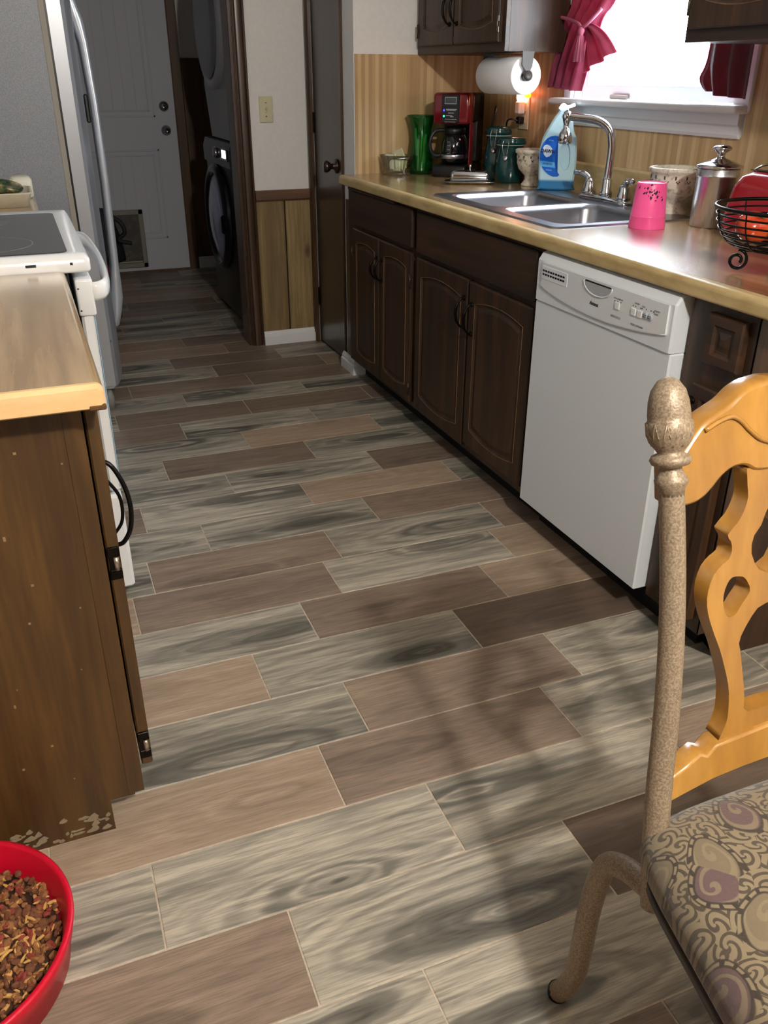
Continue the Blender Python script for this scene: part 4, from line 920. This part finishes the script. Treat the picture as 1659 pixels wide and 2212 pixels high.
# dish soap bottle: outline in its own plane turned toward the room
so = root('dish_soap_bottle', (1.898, 2.958, .9195), 'pale blue dish soap bottle with blue label behind the sink', 'bottle')
ba = radians(-33); K = .00179; Sx, Sy = cos(ba), sin(ba)
def bp_(px, py):   # crop pixel -> local (w,h)
    u_, v_ = 1150+px/10.05, 220+py/10.05
    return ((u_-(1210+.074*(418-v_)))*K*.96, (418.5-v_)*K*.90)
outl = [(235, 1990), (228, 1900), (232, 1500), (245, 1150), (275, 1020), (330, 830), (450, 620), (560, 440), (640, 330), (655, 290), (655, 240), (850, 240), (860, 310), (930, 430), (965, 520), (972, 610), (990, 740), (1035, 850), (1052, 960), (1052, 1200), (1040, 1500), (1010, 1700), (985, 1900), (960, 1990)]
ol_ = [bp_(*p) for p in outl]
hole = [bp_(*p) for p in [(870, 985), (905, 1100), (912, 1250), (900, 1400), (860, 1510), (800, 1545), (740, 1500), (700, 1400), (670, 1250), (680, 1100), (740, 1000), (810, 960)]]
def soapmat():
    t = NT('pale_blue_bottle'); z = t.n('SeparateXYZ', i0=t.n('TexCoord').outputs['Object']).outputs[2]
    c = t.ramp(z, [(.033, '2f78a8'), (.040, 'b2d2dc')]); t.set(Base__Color=c, Roughness=.25, Coat__Weight=.2, Transmission__Weight=.0, Subsurface__Weight=.25, Subsurface__Radius=(.02, .02, .02), Subsurface__Scale=.5); return t.m
def SW(w_, d, h_): return (1.898+w_*Sx-d*Sy, 2.958+w_*Sy+d*Sx, .9198+h_)   # d>0 is away from the room
def profile_solid(outline_, th, bev, hole_=None):
    b = MB(); bm = bmesh.new(); N = len(outline_)
    cx = sum(p[0] for p in outline_)/N; 
    def inset(P, d):
        out = []
        for i in range(len(P)):
            a = Vector(P[i-1]); b2 = Vector(P[i]); c2 = Vector(P[(i+1) % len(P)]); t1 = (b2-a).normalized(); t2 = (c2-b2).normalized()
            n_ = Vector((-(t1.y+t2.y), t1.x+t2.x)); n_ = n_.normalized() if n_.length > 1e-6 else Vector((0, 0)); out.append((b2.x+n_.x*d, b2.y+n_.y*d))
        return out
    A_ = sum(outline_[i-1][0]*outline_[i][1]-outline_[i][0]*outline_[i-1][1] for i in range(N)); sg = 1 if A_ > 0 else -1
    loops = [(inset(outline_, sg*bev), -th), (inset(outline_, sg*bev*.35), -th+bev*.4), (outline_, -th+bev), (outline_, th-bev), (inset(outline_, sg*bev*.35), th-bev*.4), (inset(outline_, sg*bev), th)]
    b.loft([[(p[0], d, p[1]) for p in P_] for P_, d in loops], True, False, True)
    for P_, d in (loops[0], loops[-1]):
        bm = bmesh.new(); V = [bm.verts.new((p[0], d, p[1])) for p in P_]; E = [bm.edges.new((V[i], V[(i+1) % len(V)])) for i in range(len(V))]
        if hole_: 
            V2 = [bm.verts.new((p[0], d, p[1])) for p in hole_]; E += [bm.edges.new((V2[i], V2[(i+1) % len(V2)])) for i in range(len(V2))]
        bmesh.ops.triangle_fill(bm, use_beauty=True, edges=E); b.frombm(bm, False)
    if hole_: b.loft([[(p[0], -th, p[1]) for p in hole_], [(p[0], th, p[1]) for p in hole_]], True, False, True)
    return b
ss = profile_solid(crv(ol_, 3, True), .030, .008, crv(hole, 3, True)); ss.v = [SW(*v) for v in ss.v]; bt = ss.build('bottle_body', soapmat(), so)
capm = flat('white_cap', 'eef4f6', .35)
cc_ = bp_(755, 205)
b = MB(); b.prism([(p[0], p[1]) for p in crv(hole, 3, True)], 'y', -.016, .016); b.v = [SW(*v) for v in b.v]; b.build('grip_recess', bt.data.materials[0], so)
b = MB(); b.prism([(bp_(*p)[0], bp_(*p)[1]) for p in [(650, 300), (655, 225), (700, 160), (740, 140), (790, 150), (830, 185), (880, 180), (930, 150), (990, 140), (1010, 180), (990, 210), (900, 235), (860, 250), (855, 300)]], 'y', -.011, .011); b.v = [SW(*v) for v in b.v]; b.build('cap', capm, so)
# label
lab = [bp_(*p) for p in [(590, 810), (655, 825), (660, 900), (625, 980), (600, 1060), (585, 1180), (580, 1300), (590, 1440), (620, 1560), (685, 1650), (640, 1690), (540, 1690), (450, 1650), (380, 1590), (310, 1500), (270, 1400), (255, 1280), (262, 1180), (290, 1060), (340, 960), (420, 870), (500, 825)]]
blu = flat('blue_label', '0c5cc0', .3)
b = MB(); b.prism(lab, 'y', -.0312, -.0302); b.v = [SW(*v) for v in b.v]; lb = b.build('label_sheet', blu, so)
b = MB(); b.prism([bp_(*p) for p in [(255, 1345), (575, 1380), (592, 1500), (290, 1470)]], 'y', -.0316, -.0306); b.v = [SW(*v) for v in b.v]; b.build('label_band', flat('light_blue_band', '5aa8e0', .3), lb)
b = MB(); b.prism([bp_(*p) for p in [(420, 1000), (480, 1030), (530, 1100), (520, 1200), (470, 1250), (400, 1275), (350, 1220), (325, 1140), (335, 1060), (370, 1015)]], 'y', -.0316, -.0306); b.v = [SW(*v) for v in b.v]; b.build('label_emblem', flat('white_emblem', 'dfeaf4', .3), lb)
def onS(px, py, d=-.0318): w_, h_ = bp_(px, py); return frame(SW(w_, d, h_), (Sx, Sy, -.09), (.09*Sx, .09*Sy, 1), (Sy, -Sx, 0))
dk_ = flat('navy_print', '10182c', .4)
text('label_text', 'DAWN', .0165, dk_, lb, onS(425, 1175), .0006, .1)
text('label_text', '2X MORE', .0085, flat('blue_print', '1c4f90', .4), lb, onS(425, 1435), .0002)
text('label_text', 'ULTRA', .006, flat('pale_blue_print', '9cc8f0', .4), lb, onS(500, 925), .0001)
text('label_text', 'ORIGINAL', .005, flat('pale_blue_print', '9cc8f0', .4), lb, onS(455, 1560), .0001)

# pink cup upside down
px_, py_ = 1.672, 2.108
pc_ = root('plastic_cup', (px_, py_, ZC), 'bright pink plastic cup standing upside down beside the sink', 'cup')
def pinkmat():
    t = NT('hot_pink_plastic'); t.set(Base__Color=lin('ff5ea4'), Roughness=.3, Subsurface__Weight=.3, Subsurface__Radius=(.02, .01, .01), Subsurface__Scale=.4, Coat__Weight=.2); return t.m
pk_ = pinkmat()
MB().lathe([(.0515, 0), (.052, .004), (.049, .032), (.050, .0335), (.0482, .035), (.0415, .119), (.039, .123), (.035, .1235)], (px_, py_, ZC), 44, cap=False).build('cup_wall', pk_, pc_)
MB().lathe([(.035, .1235), (.035, .1215), (0, .1215)], (px_, py_, ZC), 36, cap=False).build('cup_base', pk_, pc_)
fl = MB(); rg = random.Random(4)
for i in range(34):
    a = radians(231)+rg.gauss(0, .42); z = .096+rg.gauss(0, .011); r = .0482+(.0415-.0482)*(z-.035)/.084+.0006
    s1 = rg.uniform(.0015, .004); s2 = s1*rg.uniform(.4, 1.6); da = s1/r
    c4 = [(a-da, z), (a, z-s2), (a+da, z+s2*.3), (a+.1*da, z+s2)]
    fl.add([(px_+r*cos(aa), py_+r*sin(aa), ZC+zz) for aa, zz in c4], [(0, 1, 2, 3)])
fl.build('flower_print', flat('dark_flower_print', '3a1830', .5), pc_)

# steel canister
sx_, sy_ = 1.862, 2.062
scn = root('canister', (sx_, sy_, ZC), 'brushed steel canister with a knobbed lid beside the toaster', 'canister')
MB().lathe([(0, 0), (.056, 0), (.058, .003), (.058, .134), (.0595, .136), (.0595, .142), (.058, .144), (.058, .156), (.056, .158)], (sx_, sy_, ZC), 48, cap=False).build('body', M['steel'], scn)
MB().lathe([(.058, .158), (.065, .160), (.066, .164), (.060, .169), (.035, .178), (.014, .184), (.010, .190), (.012, .198), (.026, .207), (.027, .212), (.018, .218), (0, .219)], (sx_, sy_, ZC), 44, cap=False).build('lid', M['chrome'], scn)

# toaster
tox, toy = 1.845, 1.79
to = root('toaster', (tox, toy, ZC), 'red toaster behind the wire fruit basket', 'toaster')
redm = flat('red_toaster_enamel', '9a0c1c', .2, coat=.5)
def tp_(d, z, r=.045): return [(p[0], p[1], ZC+z) for p in rr(tox-.085+d, tox+.085-d, toy-.165+d, toy+.135-d*1.2, r)]
MB().loft([tp_(.0, .012), tp_(-.004, .03), tp_(.0, .08), tp_(.006, .13), tp_(.016, .155), tp_(.032, .168), tp_(.05, .171)], True, True).build('shell', redm, to)
MB().loft([tp_(.006, .0), tp_(.002, .014)], True, True, False).build('base', M['black'], to)
for x in (-.03, .03): MB().box(tox+x-.013, tox+x+.013, toy-.12, toy+.09, ZC+.1705, ZC+.1725, .001).build('bread_slot', M['black'], to)
MB().tube(crv([(tox-.035, toy+.085, ZC+.17), (tox-.02, toy+.06, ZC+.185), (tox+.02, toy+.02, ZC+.185), (tox+.03, toy-.03, ZC+.172)], 4), .0025, 6).build('warming_wire', M['chrome'], to)

# wire basket with tomatoes
bkx, bky = 1.518, 1.445
bk = root('wire_basket', (bkx, bky, ZC), 'round black wire fruit basket with scroll feet on the counter', 'basket')
def circ(r, z, n=40): return [(bkx+r*cos(2*pi*i/n), bky+r*sin(2*pi*i/n), ZC+z) for i in range(n)]
MB().tube(circ(.152, .142), .0042, 8, closed=True).build('rim', M['iron'], bk)
for r, z in ((.149, .127), (.146, .112), (.141, .098), (.133, .085), (.121, .073), (.105, .064), (.084, .058), (.058, .055)): MB().tube(circ(r, z), .0022, 6, closed=True).build('wire_ring', M['iron'], bk)
for i in range(10):
    a = 2*pi*i/10+.2; MB().tube(crv([(bkx+r*cos(a), bky+r*sin(a), ZC+z) for r, z in ((.152, .142), (.149, .120), (.141, .097), (.122, .072), (.09, .058), (.03, .054))], 3), .0017, 6).build('wire_rib', M['iron'], bk)
dx_, dy_ = -.72, .694
for k, (ox, oy) in enumerate(((0, 0), (.135, .015))):
    path = []
    def scroll(s0, sg):
        out = []
        for i in range(40):
            t_ = i/39; ang = pi/2+t_*2*pi*1.35; rad = .0225*(1-.66*t_)
            out.append((s0+sg*rad*cos(ang), .0265+rad*sin(ang)))
        return out
    L_ = .118; path = scroll(L_, 1)[::-1]+[(L_*.6, .0490), (0, .0485), (-L_*.6, .0490)]+scroll(-L_, -1)
    cx_, cy2_ = 1.449+.118*.72+.006+ox, 1.504-.118*.694+.004+oy
    MB().tube([(cx_+dx_*q, cy2_+dy_*q, ZC+z) for q, z in path], .0036, 8).build('scroll_foot', M['iron'], bk)
def tommat():
    t = NT('orange_red_tomato_skin'); n = t.noise(t.coord(), 12, 3); t.set(Base__Color=t.ramp(n, [(.35, 'a82a18'), (.65, 'd05a2a')]), Roughness=.12, Coat__Weight=.5, Subsurface__Weight=.1); return t.m
tm = tommat()
def fruit(x, y, z, r, label, rot):
    T = root('tomato', (x, y, z-r*.85), label, 'tomato'); T.rotation_euler = (0, 0, 0)
    b = MB(); Rm = Matrix.Rotation(rot, 3, 'X')
    def fn(u, v):
        th_ = v*pi; ph = u*2*pi; rad = r*(1-.0*cos(th_)); dip = 1-.16*math.exp(-(th_/.35)**2); lob = 1+.03*cos(5*ph)*sin(th_)
        p = Rm @ Vector((rad*sin(th_)*cos(ph)*lob, rad*sin(th_)*sin(ph)*lob, rad*.86*cos(th_)*dip)); return (x+p.x, y+p.y, z+p.z)
    b.grid(fn, 28, 18); b.build('flesh', tm, T)
    s = MB(); 
    for i in range(5):
        a = i*2*pi/5; p0 = Rm @ Vector((0, 0, r*.76)); p1 = Rm @ Vector((r*.35*cos(a), r*.35*sin(a), r*.80)); s.tube([(x+p0.x, y+p0.y, z+p0.z), (x+p1.x, y+p1.y, z+p1.z)], [.002, .0008], 5)
    s.build('calyx', flat('green_calyx', '3a5a20', .6), T)
fruit(bkx-.052, bky+.045, ZC+.099, .037, 'orange-red tomato at the left side of the wire basket, nearest the sink', .5)
fruit(bkx-.030, bky-.046, ZC+.099, .037, 'orange-red tomato at the front of the wire basket, nearest the counter edge', -.3)
fruit(bkx+.052, bky-.022, ZC+.099, .036, 'tomato at the right of the wire basket, lowest layer', .3)
fruit(bkx+.036, bky+.062, ZC+.099, .036, 'tomato at the back of the wire basket near the toaster', .2)
fruit(bkx+.002, bky+.012, ZC+.150, .036, 'tomato lying on top of the others in the wire basket', .6)

# ------------------------------------------------------------------ pet bowl
pbx, pby = -.318, 1.075
pb = root('pet_bowl', (pbx, pby, 0), 'large red plastic pet food bowl on the floor', 'pet bowl')
redb = flat('red_plastic', 'c80a2c', .38)
MB().lathe([(0, 0.001), (.175, .001), (.186, .004), (.192, .050), (.196, .053), (.204, .088), (.2035, .093), (.196, .094), (.193, .090), (.180, .050), (.176, .020), (0, .018)], (pbx, pby, 0), 72, cap=False).build('bowl_body', redb, pb)
kib = []; rg = random.Random(21)
def kibble_mesh(col, k):
    b = MB()
    for i in range(620):
        r = .178*sqrt(rg.random()); a = rg.uniform(0, 2*pi); z = .044+.018*(1-(r/.18)**2)+rg.uniform(-.005, .006)
        s = rg.uniform(.0046, .0082); Rm = Matrix.Rotation(rg.uniform(0, 6), 3, 'Z') @ Matrix.Rotation(rg.uniform(0, 3), 3, 'X')
        f = (1, 1, .6) if k < 2 else (1.6, .45, .4)
        vs = []
        for v in ((1, 0, 0), (-1, 0, 0), (0, 1, 0), (0, -1, 0), (0, 0, 1), (0, 0, -1), (.7, .7, .5), (-.7, .7, .5), (-.7, -.7, .5), (.7, -.7, .5), (.7, .7, -.5), (-.7, .7, -.5), (-.7, -.7, -.5), (.7, -.7, -.5)):
            p = Rm @ Vector((v[0]*s*f[0], v[1]*s*f[1], v[2]*s*f[2])); vs.append((pbx+r*cos(a)+p.x, pby+r*sin(a)+p.y, z+p.z))
        b.add(vs, [(4, 6, 7), (4, 7, 8), (4, 8, 9), (4, 9, 6), (5, 11, 10), (5, 12, 11), (5, 13, 12), (5, 10, 13), (0, 6, 9, 13, 10)[:4], (0, 13, 10), (1, 7, 11), (1, 11, 12), (1, 12, 8), (1, 8, 7), (2, 6, 10), (2, 10, 11), (2, 11, 7), (2, 7, 6), (3, 8, 12), (3, 12, 13), (3, 13, 9), (3, 9, 8), (0, 6, 10)], k < 2)
    return b
allk = root('dry_pet_food', (pbx, pby, .02), 'dry kibble filling the red pet bowl', 'pet food'); allk['kind'] = 'stuff'
def kobj():
    me = None; big = bpy.data.meshes.new('dry_pet_food'); V, Fc, Mi = [], [], []
    mats = [flat('kibble_brown', '8a5c36', .8), flat('kibble_dark', '6a4028', .8), flat('kibble_tan_flake', 'c89a58', .8), flat('kibble_maroon', '82382c', .8)]
    for k, kk in ((0, 0), (1, 1), (2, 0), (3, 1)):
        b = kibble_mesh(None, 0 if k != 2 else 2)
        nf = len(b.f)
        if k in (2, 3): b.f = b.f[:nf//2]
        o = len(V); V += b.v; Fc += [tuple(i+o for i in f) for f in b.f]; Mi += [k]*len(b.f)
    big.from_pydata([(v[0], v[1], v[2]) for v in V], [], Fc)
    for m_ in mats: big.materials.append(m_)
    big.polygons.foreach_set('material_index', Mi); big.update()
    o = bpy.data.objects.new('dry_pet_food', big); COL.objects.link(o); return o
bpy.data.objects.remove(allk); ko = kobj(); ko['kind'] = 'stuff'; tag(ko, 'dry kibble filling the red pet bowl', 'pet food')
MB().lathe([(0, .018), (.17, .018), (.176, .040), (.10, .052), (0, .056)], (pbx, pby, 0), 40, cap=False).build('food_bed', flat('kibble_bed', '3a2214', .9), pb)

# ------------------------------------------------------------------ dining chair (faces the camera side, -Y)
ch = root('dining_chair', (.79, .45, 0), 'dining chair with speckled metal posts, honey wood back and paisley seat', 'chair')
metal = speck('speckled_taupe_metal', '7d6d5b', 'a19079', 380, .45, .40, .62, metal=.25, bump=.25)
honey = wood('honey_maple', '865b26', 'a97a33', 'bd8f4a', 'z', .35, .22, .5, bump=.06)
CX = .792
def ypl(z): return .595+(z-.48)*.263
def paisley():
    t = NT('paisley_chenille'); base = t.coord(); nz = t.n('TexNoise', Vector=base, Scale=7.0, Detail=2.0)
    wv = t.n('VectorMath', _operation='MULTIPLY_ADD', i0=nz.outputs[1], i1=(.05, .05, 0), i2=base).outputs[0]
    def layer(scale, k1, k2, tear):
        vo = t.n('TexVoronoi', _voronoi_dimensions='2D', Vector=wv, Scale=scale, Randomness=.85)
        loc = t.n('VectorMath', _operation='SUBTRACT', i0=t.n('VectorMath', _operation='SCALE', i0=wv, Scale=1.0).outputs[0], i1=vo.outputs[2]).outputs[0]
        rnd = t.n('SeparateColor', i0=vo.outputs[1])
        rot = t.n('VectorRotate', _rotation_type='Z_AXIS', Vector=loc, Angle=t.math('MULTIPLY', rnd.outputs[0], 6.28)).outputs[0]
        sp = t.n('SeparateXYZ', i0=rot); ang = t.math('ARCTAN2', sp.outputs[1], sp.outputs[0])
        fl = t.n('CombineXYZ', X=sp.outputs[0], Y=t.math('MULTIPLY', sp.outputs[1], 1.35), Z=0.0)
        r = t.math('MULTIPLY', t.n('VectorMath', _operation='LENGTH', i0=fl.outputs[0]).outputs['Value'], scale)
        td = t.math('MULTIPLY', r, t.math('MULTIPLY_ADD', t.math('COSINE', ang), -tear, 1.0))
        sw = t.math('SINE', t.math('ADD', t.math('MULTIPLY', td, k1), t.math('MULTIPLY', ang, k2)))
        return td, sw, rnd, ang
    td, sw, rnd, ang = layer(12.5, 28.0, 1.0, .45); td2, sw2, rnd2, ang2 = layer(40.0, 13.0, 2.0, .3)
    cream, dark, plum, taupe = lin('7d7059'), lin('281f1c'), lin('544044'), lin('6b5f4c')
    small = t.mix(t.math('MULTIPLY', t.ramp(sw2, [(.10, (0, 0, 0)), (.50, (1, 1, 1))]), .85), cream, dark)
    fill = t.mix(t.ramp(rnd.outputs[1], [(.45, (0, 0, 0)), (.5, (1, 1, 1))]), taupe, plum)
    inner = t.mix(t.math('MULTIPLY', t.ramp(sw, [(.45, (0, 0, 0)), (.7, (1, 1, 1))]), .7), fill, cream)
    leaf = t.ramp(t.math('SINE', t.math('MULTIPLY', ang, 9.0)), [(.4, (0, 0, 0)), (.6, (1, 1, 1))])
    border = t.mix(leaf, cream, dark)
    c = t.mix(t.ramp(td, [(.43, (0, 0, 0)), (.45, (1, 1, 1))]), border, small)
    c = t.mix(t.ramp(td, [(.33, (0, 0, 0)), (.35, (1, 1, 1))]), inner, c)
    ol = t.math('MAXIMUM', t.ramp(t.math('ABSOLUTE', t.math('SUBTRACT', td, .34)), [(.012, (1, 1, 1)), (.03, (0, 0, 0))]), t.ramp(t.math('ABSOLUTE', t.math('SUBTRACT', td, .44)), [(.010, (1, 1, 1)), (.026, (0, 0, 0))]))
    c = t.mix(t.math('MULTIPLY', ol, .95), c, dark)
    n2 = t.noise(t.coord(), 260, 2); c = t.mix(t.math('MULTIPLY', n2, .2), c, taupe)
    t.set(Base__Color=c, Roughness=.95, Sheen__Weight=.25); t.bump(n2, .6, .001); return t.m
for s, nm in ((-1, 'left'), (1, 'right')):
    X = CX+s*.187; xt = X+ (.026 if s < 0 else -.026)*0
    zs = [.36, .44, .52, .60, .68, .76, .84, .895]
    lean = lambda z: X-s*0+(.0 if s > 0 else 0)
    def P3(z):
        u_ = (z-.48)/.52; bow = .012*sin(pi*max(0, min(1, u_)))
        return (X+(-s)*(.026*u_)+(-s)*bow*1.0*(-1 if False else 1), .588+(z-.48)*.262-.006*sin(pi*max(0, min(1, u_))), z)
    pts = crv([P3(z) for z in zs], 4)
    po = MB().tube(pts, [.0165-.002*(p[2]-.36)/.55 for p in pts], 18).build('post', metal, ch)
    # acorn finial with collar rings, along the post direction
    a = Vector(P3(.84)); b_ = Vector(P3(.90)); ax_ = (b_-a).normalized(); q_ = ax_.to_track_quat('Z', 'Y').to_matrix()
    o0 = Vector(P3(.890))
    MB().lathe([(.0145, -.012), (.015, -.004), (.0185, .001), (.019, .006), (.016, .012), (.0125, .017), (.0125, .021), (.021, .024), (.0235, .029), (.021, .034), (.014, .037), (.0165, .041), (.0235, .050), (.0262, .062), (.0258, .072), (.0235, .075), (.0238, .080), (.0225, .095), (.019, .108), (.012, .118), (.005, .122), (0, .123)], tuple(o0), 28, rot=q_).build('finial', metal, po)
    lv = MB()
    for i in range(12):
        an = i*2*pi/12
        for sgn in (-1, 1): lv.tube([tuple(o0+q_ @ Vector((.0200*cos(an), .0200*sin(an), .046))), tuple(o0+q_ @ Vector((.0252*cos(an+sgn*.13), .0252*sin(an+sgn*.13), .058))), tuple(o0+q_ @ Vector((.0256*cos(an+sgn*.26), .0256*sin(an+sgn*.26), .072)))], .0010, 5)
    lv.build('acorn_leaf_relief', metal, po)
# back pieces in the raked plane, thickness .026
half_top = [(.640, .905), (.650, .910), (.661, .919), (.677, .936), (.690, .947), (.708, .955), (.728, .963), (.745, .974), (.765, .981), (CX, .984)]
half_bot = [(.640, .857), (.655, .855), (.675, .856), (.690, .861), (.702, .869), (.714, .879), (.728, .887), (.742, .890), (.755, .888), (.768, .881), (CX, .879)]
mir = lambda P_: [(2*CX-x, z) for x, z in P_]
top = crv(half_top, 3); bot = crv(half_bot, 3)
poly = bot+mir(bot)[::-1][1:]+mir(top)+top[::-1][1:]
def raked(poly_, th, bev, off=0.0, name='x', holes=None):
    A_ = sum(poly_[i-1][0]*poly_[i][1]-poly_[i][0]*poly_[i-1][1] for i in range(len(poly_)))
    b = profile_solid(poly_, th, bev, holes); b.v = [(v[0], ypl(v[2])+v[1]+off, v[2]) for v in b.v]; b.build(name, honey, ch)
raked(poly, .016, .004, .016, 'crest_rail')
MB().tube([(x, ypl(z)-.001, z) for x, z in [(p[0], p[1]-.006) for p in crv([(.690, .945), (.708, .952), (.728, .956), (.742, .950), (.755, .938), (.772, .925), (CX, .918)], 3)]], .003, 6).tube([(2*CX-x, ypl(z)-.001, z) for x, z in [(p[0], p[1]-.006) for p in crv([(.690, .945), (.708, .952), (.728, .956), (.742, .950), (.755, .938), (.772, .925), (CX, .918)], 3)]], .003, 6).build('carved_bead', honey, ch)
# splat: outer left, mirrored; with two loops and centre openings
outL = [(.757, .884), (.758, .865), (.759, .850), (.754, .836), (.744, .822), (.728, .809), (.733, .800), (.7345, .789), (.730, .779), (.720, .774), (.707, .764), (.698, .746), (.696, .727), (.700, .708), (.708, .686), (.716, .666), (.723, .642), (.729, .617), (.730, .596), (.728, .575), (.723, .562), (.713, .547)]
oL = crv(outL, 2)
lo_half = [(CX-.001, .712), (.776, .708), (.766, .699), (.756, .687), (.749, .677), (.746, .668), (.748, .659), (.751, .635), (.754, .611), (.755, .593), (.754, .580), (.760, .574), (.776, .573), (CX-.001, .574)]
up_half = [(CX-.001, .832), (.787, .826), (.780, .812), (.769, .801), (.765, .790), (.765, .779), (.770, .767), (.777, .757), (CX-.001, .750)]
loop = [(.747, .754), (.735, .755), (.727, .748), (.7215, .735), (.7215, .720), (.726, .709), (.732, .705), (.741, .708), (.750, .718), (.763, .732), (.760, .743), (.754, .751)]
def multi(outer, holes, th, off, name):
    b = MB()
    def Z(P_, d): return [(p[0], ypl(p[1])+d+off, p[1]) for p in P_]
    for d in (-th, th):
        bm = bmesh.new(); E = []
        for P_ in [outer]+holes:
            V = [bm.verts.new((p[0], 0, p[1])) for p in P_]; E += [bm.edges.new((V[i], V[(i+1) % len(V)])) for i in range(len(V))]
        bmesh.ops.triangle_fill(bm, use_beauty=True, edges=E)
        for v in bm.verts: v.co.y = ypl(v.co.z)+d+off
        b.frombm(bm, False)
    for P_ in [outer]+holes: b.loft([Z(P_, -th), Z(P_, th)], True, False, True)
    o = b.build(name, honey, ch); return o
outer = oL+mir(oL)[::-1]
H1 = crv(loop, 2, True); H2 = mir(H1)
H3 = lo_half[:-1]+[(lo_half[-1])]; H3 = lo_half+mir(lo_half)[::-1]; H4 = up_half+mir(up_half)[::-1]
multi(outer, [H1, H2, H3, H4], .012, .016, 'splat')
# bottom rail of the back
bt_ = [(.625, .520), (.641, .524), (.657, .530), (.680, .541), (.691, .536), (.705, .546), (CX, .552)]; bb_ = [(.620, .488), (.663, .494), (.700, .500), (.749, .503), (CX, .504)]
raked([*bb_, *mir(bb_)[::-1][1:], *mir(bt_), *bt_[::-1][1:]], .014, .003, .012, 'lower_rail')
# seat: cushion domed, trapezoid wider at the front
def seat_out(u, grow=0.0):
    """outline point for u in 0..1 around the seat"""
    Y0_, Y1_ = .085, .600; pts = [(CX-.214, Y1_-.03), (CX-.165, Y1_), (CX, Y1_+.004), (CX+.165, Y1_), (CX+.214, Y1_-.03), (CX+.243, .45), (CX+.278, .25), (CX+.276, .11), (CX+.21, Y0_), (CX, Y0_-.012), (CX-.21, Y0_), (CX-.276, .11), (CX-.278, .25), (CX-.243, .45)]
    return pts
SO = crv([(x, y) for x, y in seat_out(0)], 4, True)
def ins(P_, k): 
    cx, cy2 = CX, .34; return [(cx+(x-cx)*k, cy2+(y-cy2)*k) for x, y in P_]
R = [[(x, y, z) for x, y in ins(SO, k)] for k, z in ((.93, .408), (.975, .415), (1.0, .430), (1.0, .447), (.985, .463), (.94, .477), (.86, .487), (.7, .495), (.45, .500), (.15, .502))]
MB().loft(R, True, True).build('seat_cushion', paisley(), ch)
MB().loft([[(x, y, z) for x, y in ins(SO, k)] for k, z in ((.95, .385), (.965, .390), (.965, .410), (.9, .412))], True, True).build('seat_frame', flat('black_seat_base', '16130f', .4), ch)
# legs: metal tubes, rear legs kick back below the seat
for s in (-1, 1):
    def lx(x): return CX+s*(CX-x)
    rear = crv([(lx(.612), .540, .385), (lx(.611), .575, .362), (lx(.608), .618, .352), (lx(.604), .652, .330), (lx(.601), .664, .290), (lx(.596), .668, .22), (lx(.590), .664, .15), (lx(.586), .664, .09), (lx(.583), .676, .04), (lx(.581), .690, .010)], 4)
    l = MB().tube(rear, .0165, 14).build('leg', metal, ch)
    MB().lathe([(0, 0), (.0155, 0), (.0165, .008), (.016, .016), (0, .016)], (lx(.581), .691, 0), 14).build('foot_cap', M['black'], l)
    frt = crv([(lx(.585), .17, .39), (lx(.575), .13, .34), (lx(.572), .115, .22), (lx(.575), .12, .10), (lx(.57), .10, .010)], 4)
    l = MB().tube(frt, .0155, 14).build('leg', metal, ch)
    MB().lathe([(0, 0), (.0155, 0), (.0165, .008), (.016, .016), (0, .016)], (lx(.57), .099, 0), 14).build('foot_cap', M['black'], l)

for o in bpy.data.objects:
    if o.name.split('.')[0] in ('vent_slots', 'indicator_dots', 'paint_spots', 'grout_smears', 'screws', 'flower_print', 'vine_relief', 'printed_lines', 'acorn_leaf_relief', 'print'): o['kind'] = 'stuff'
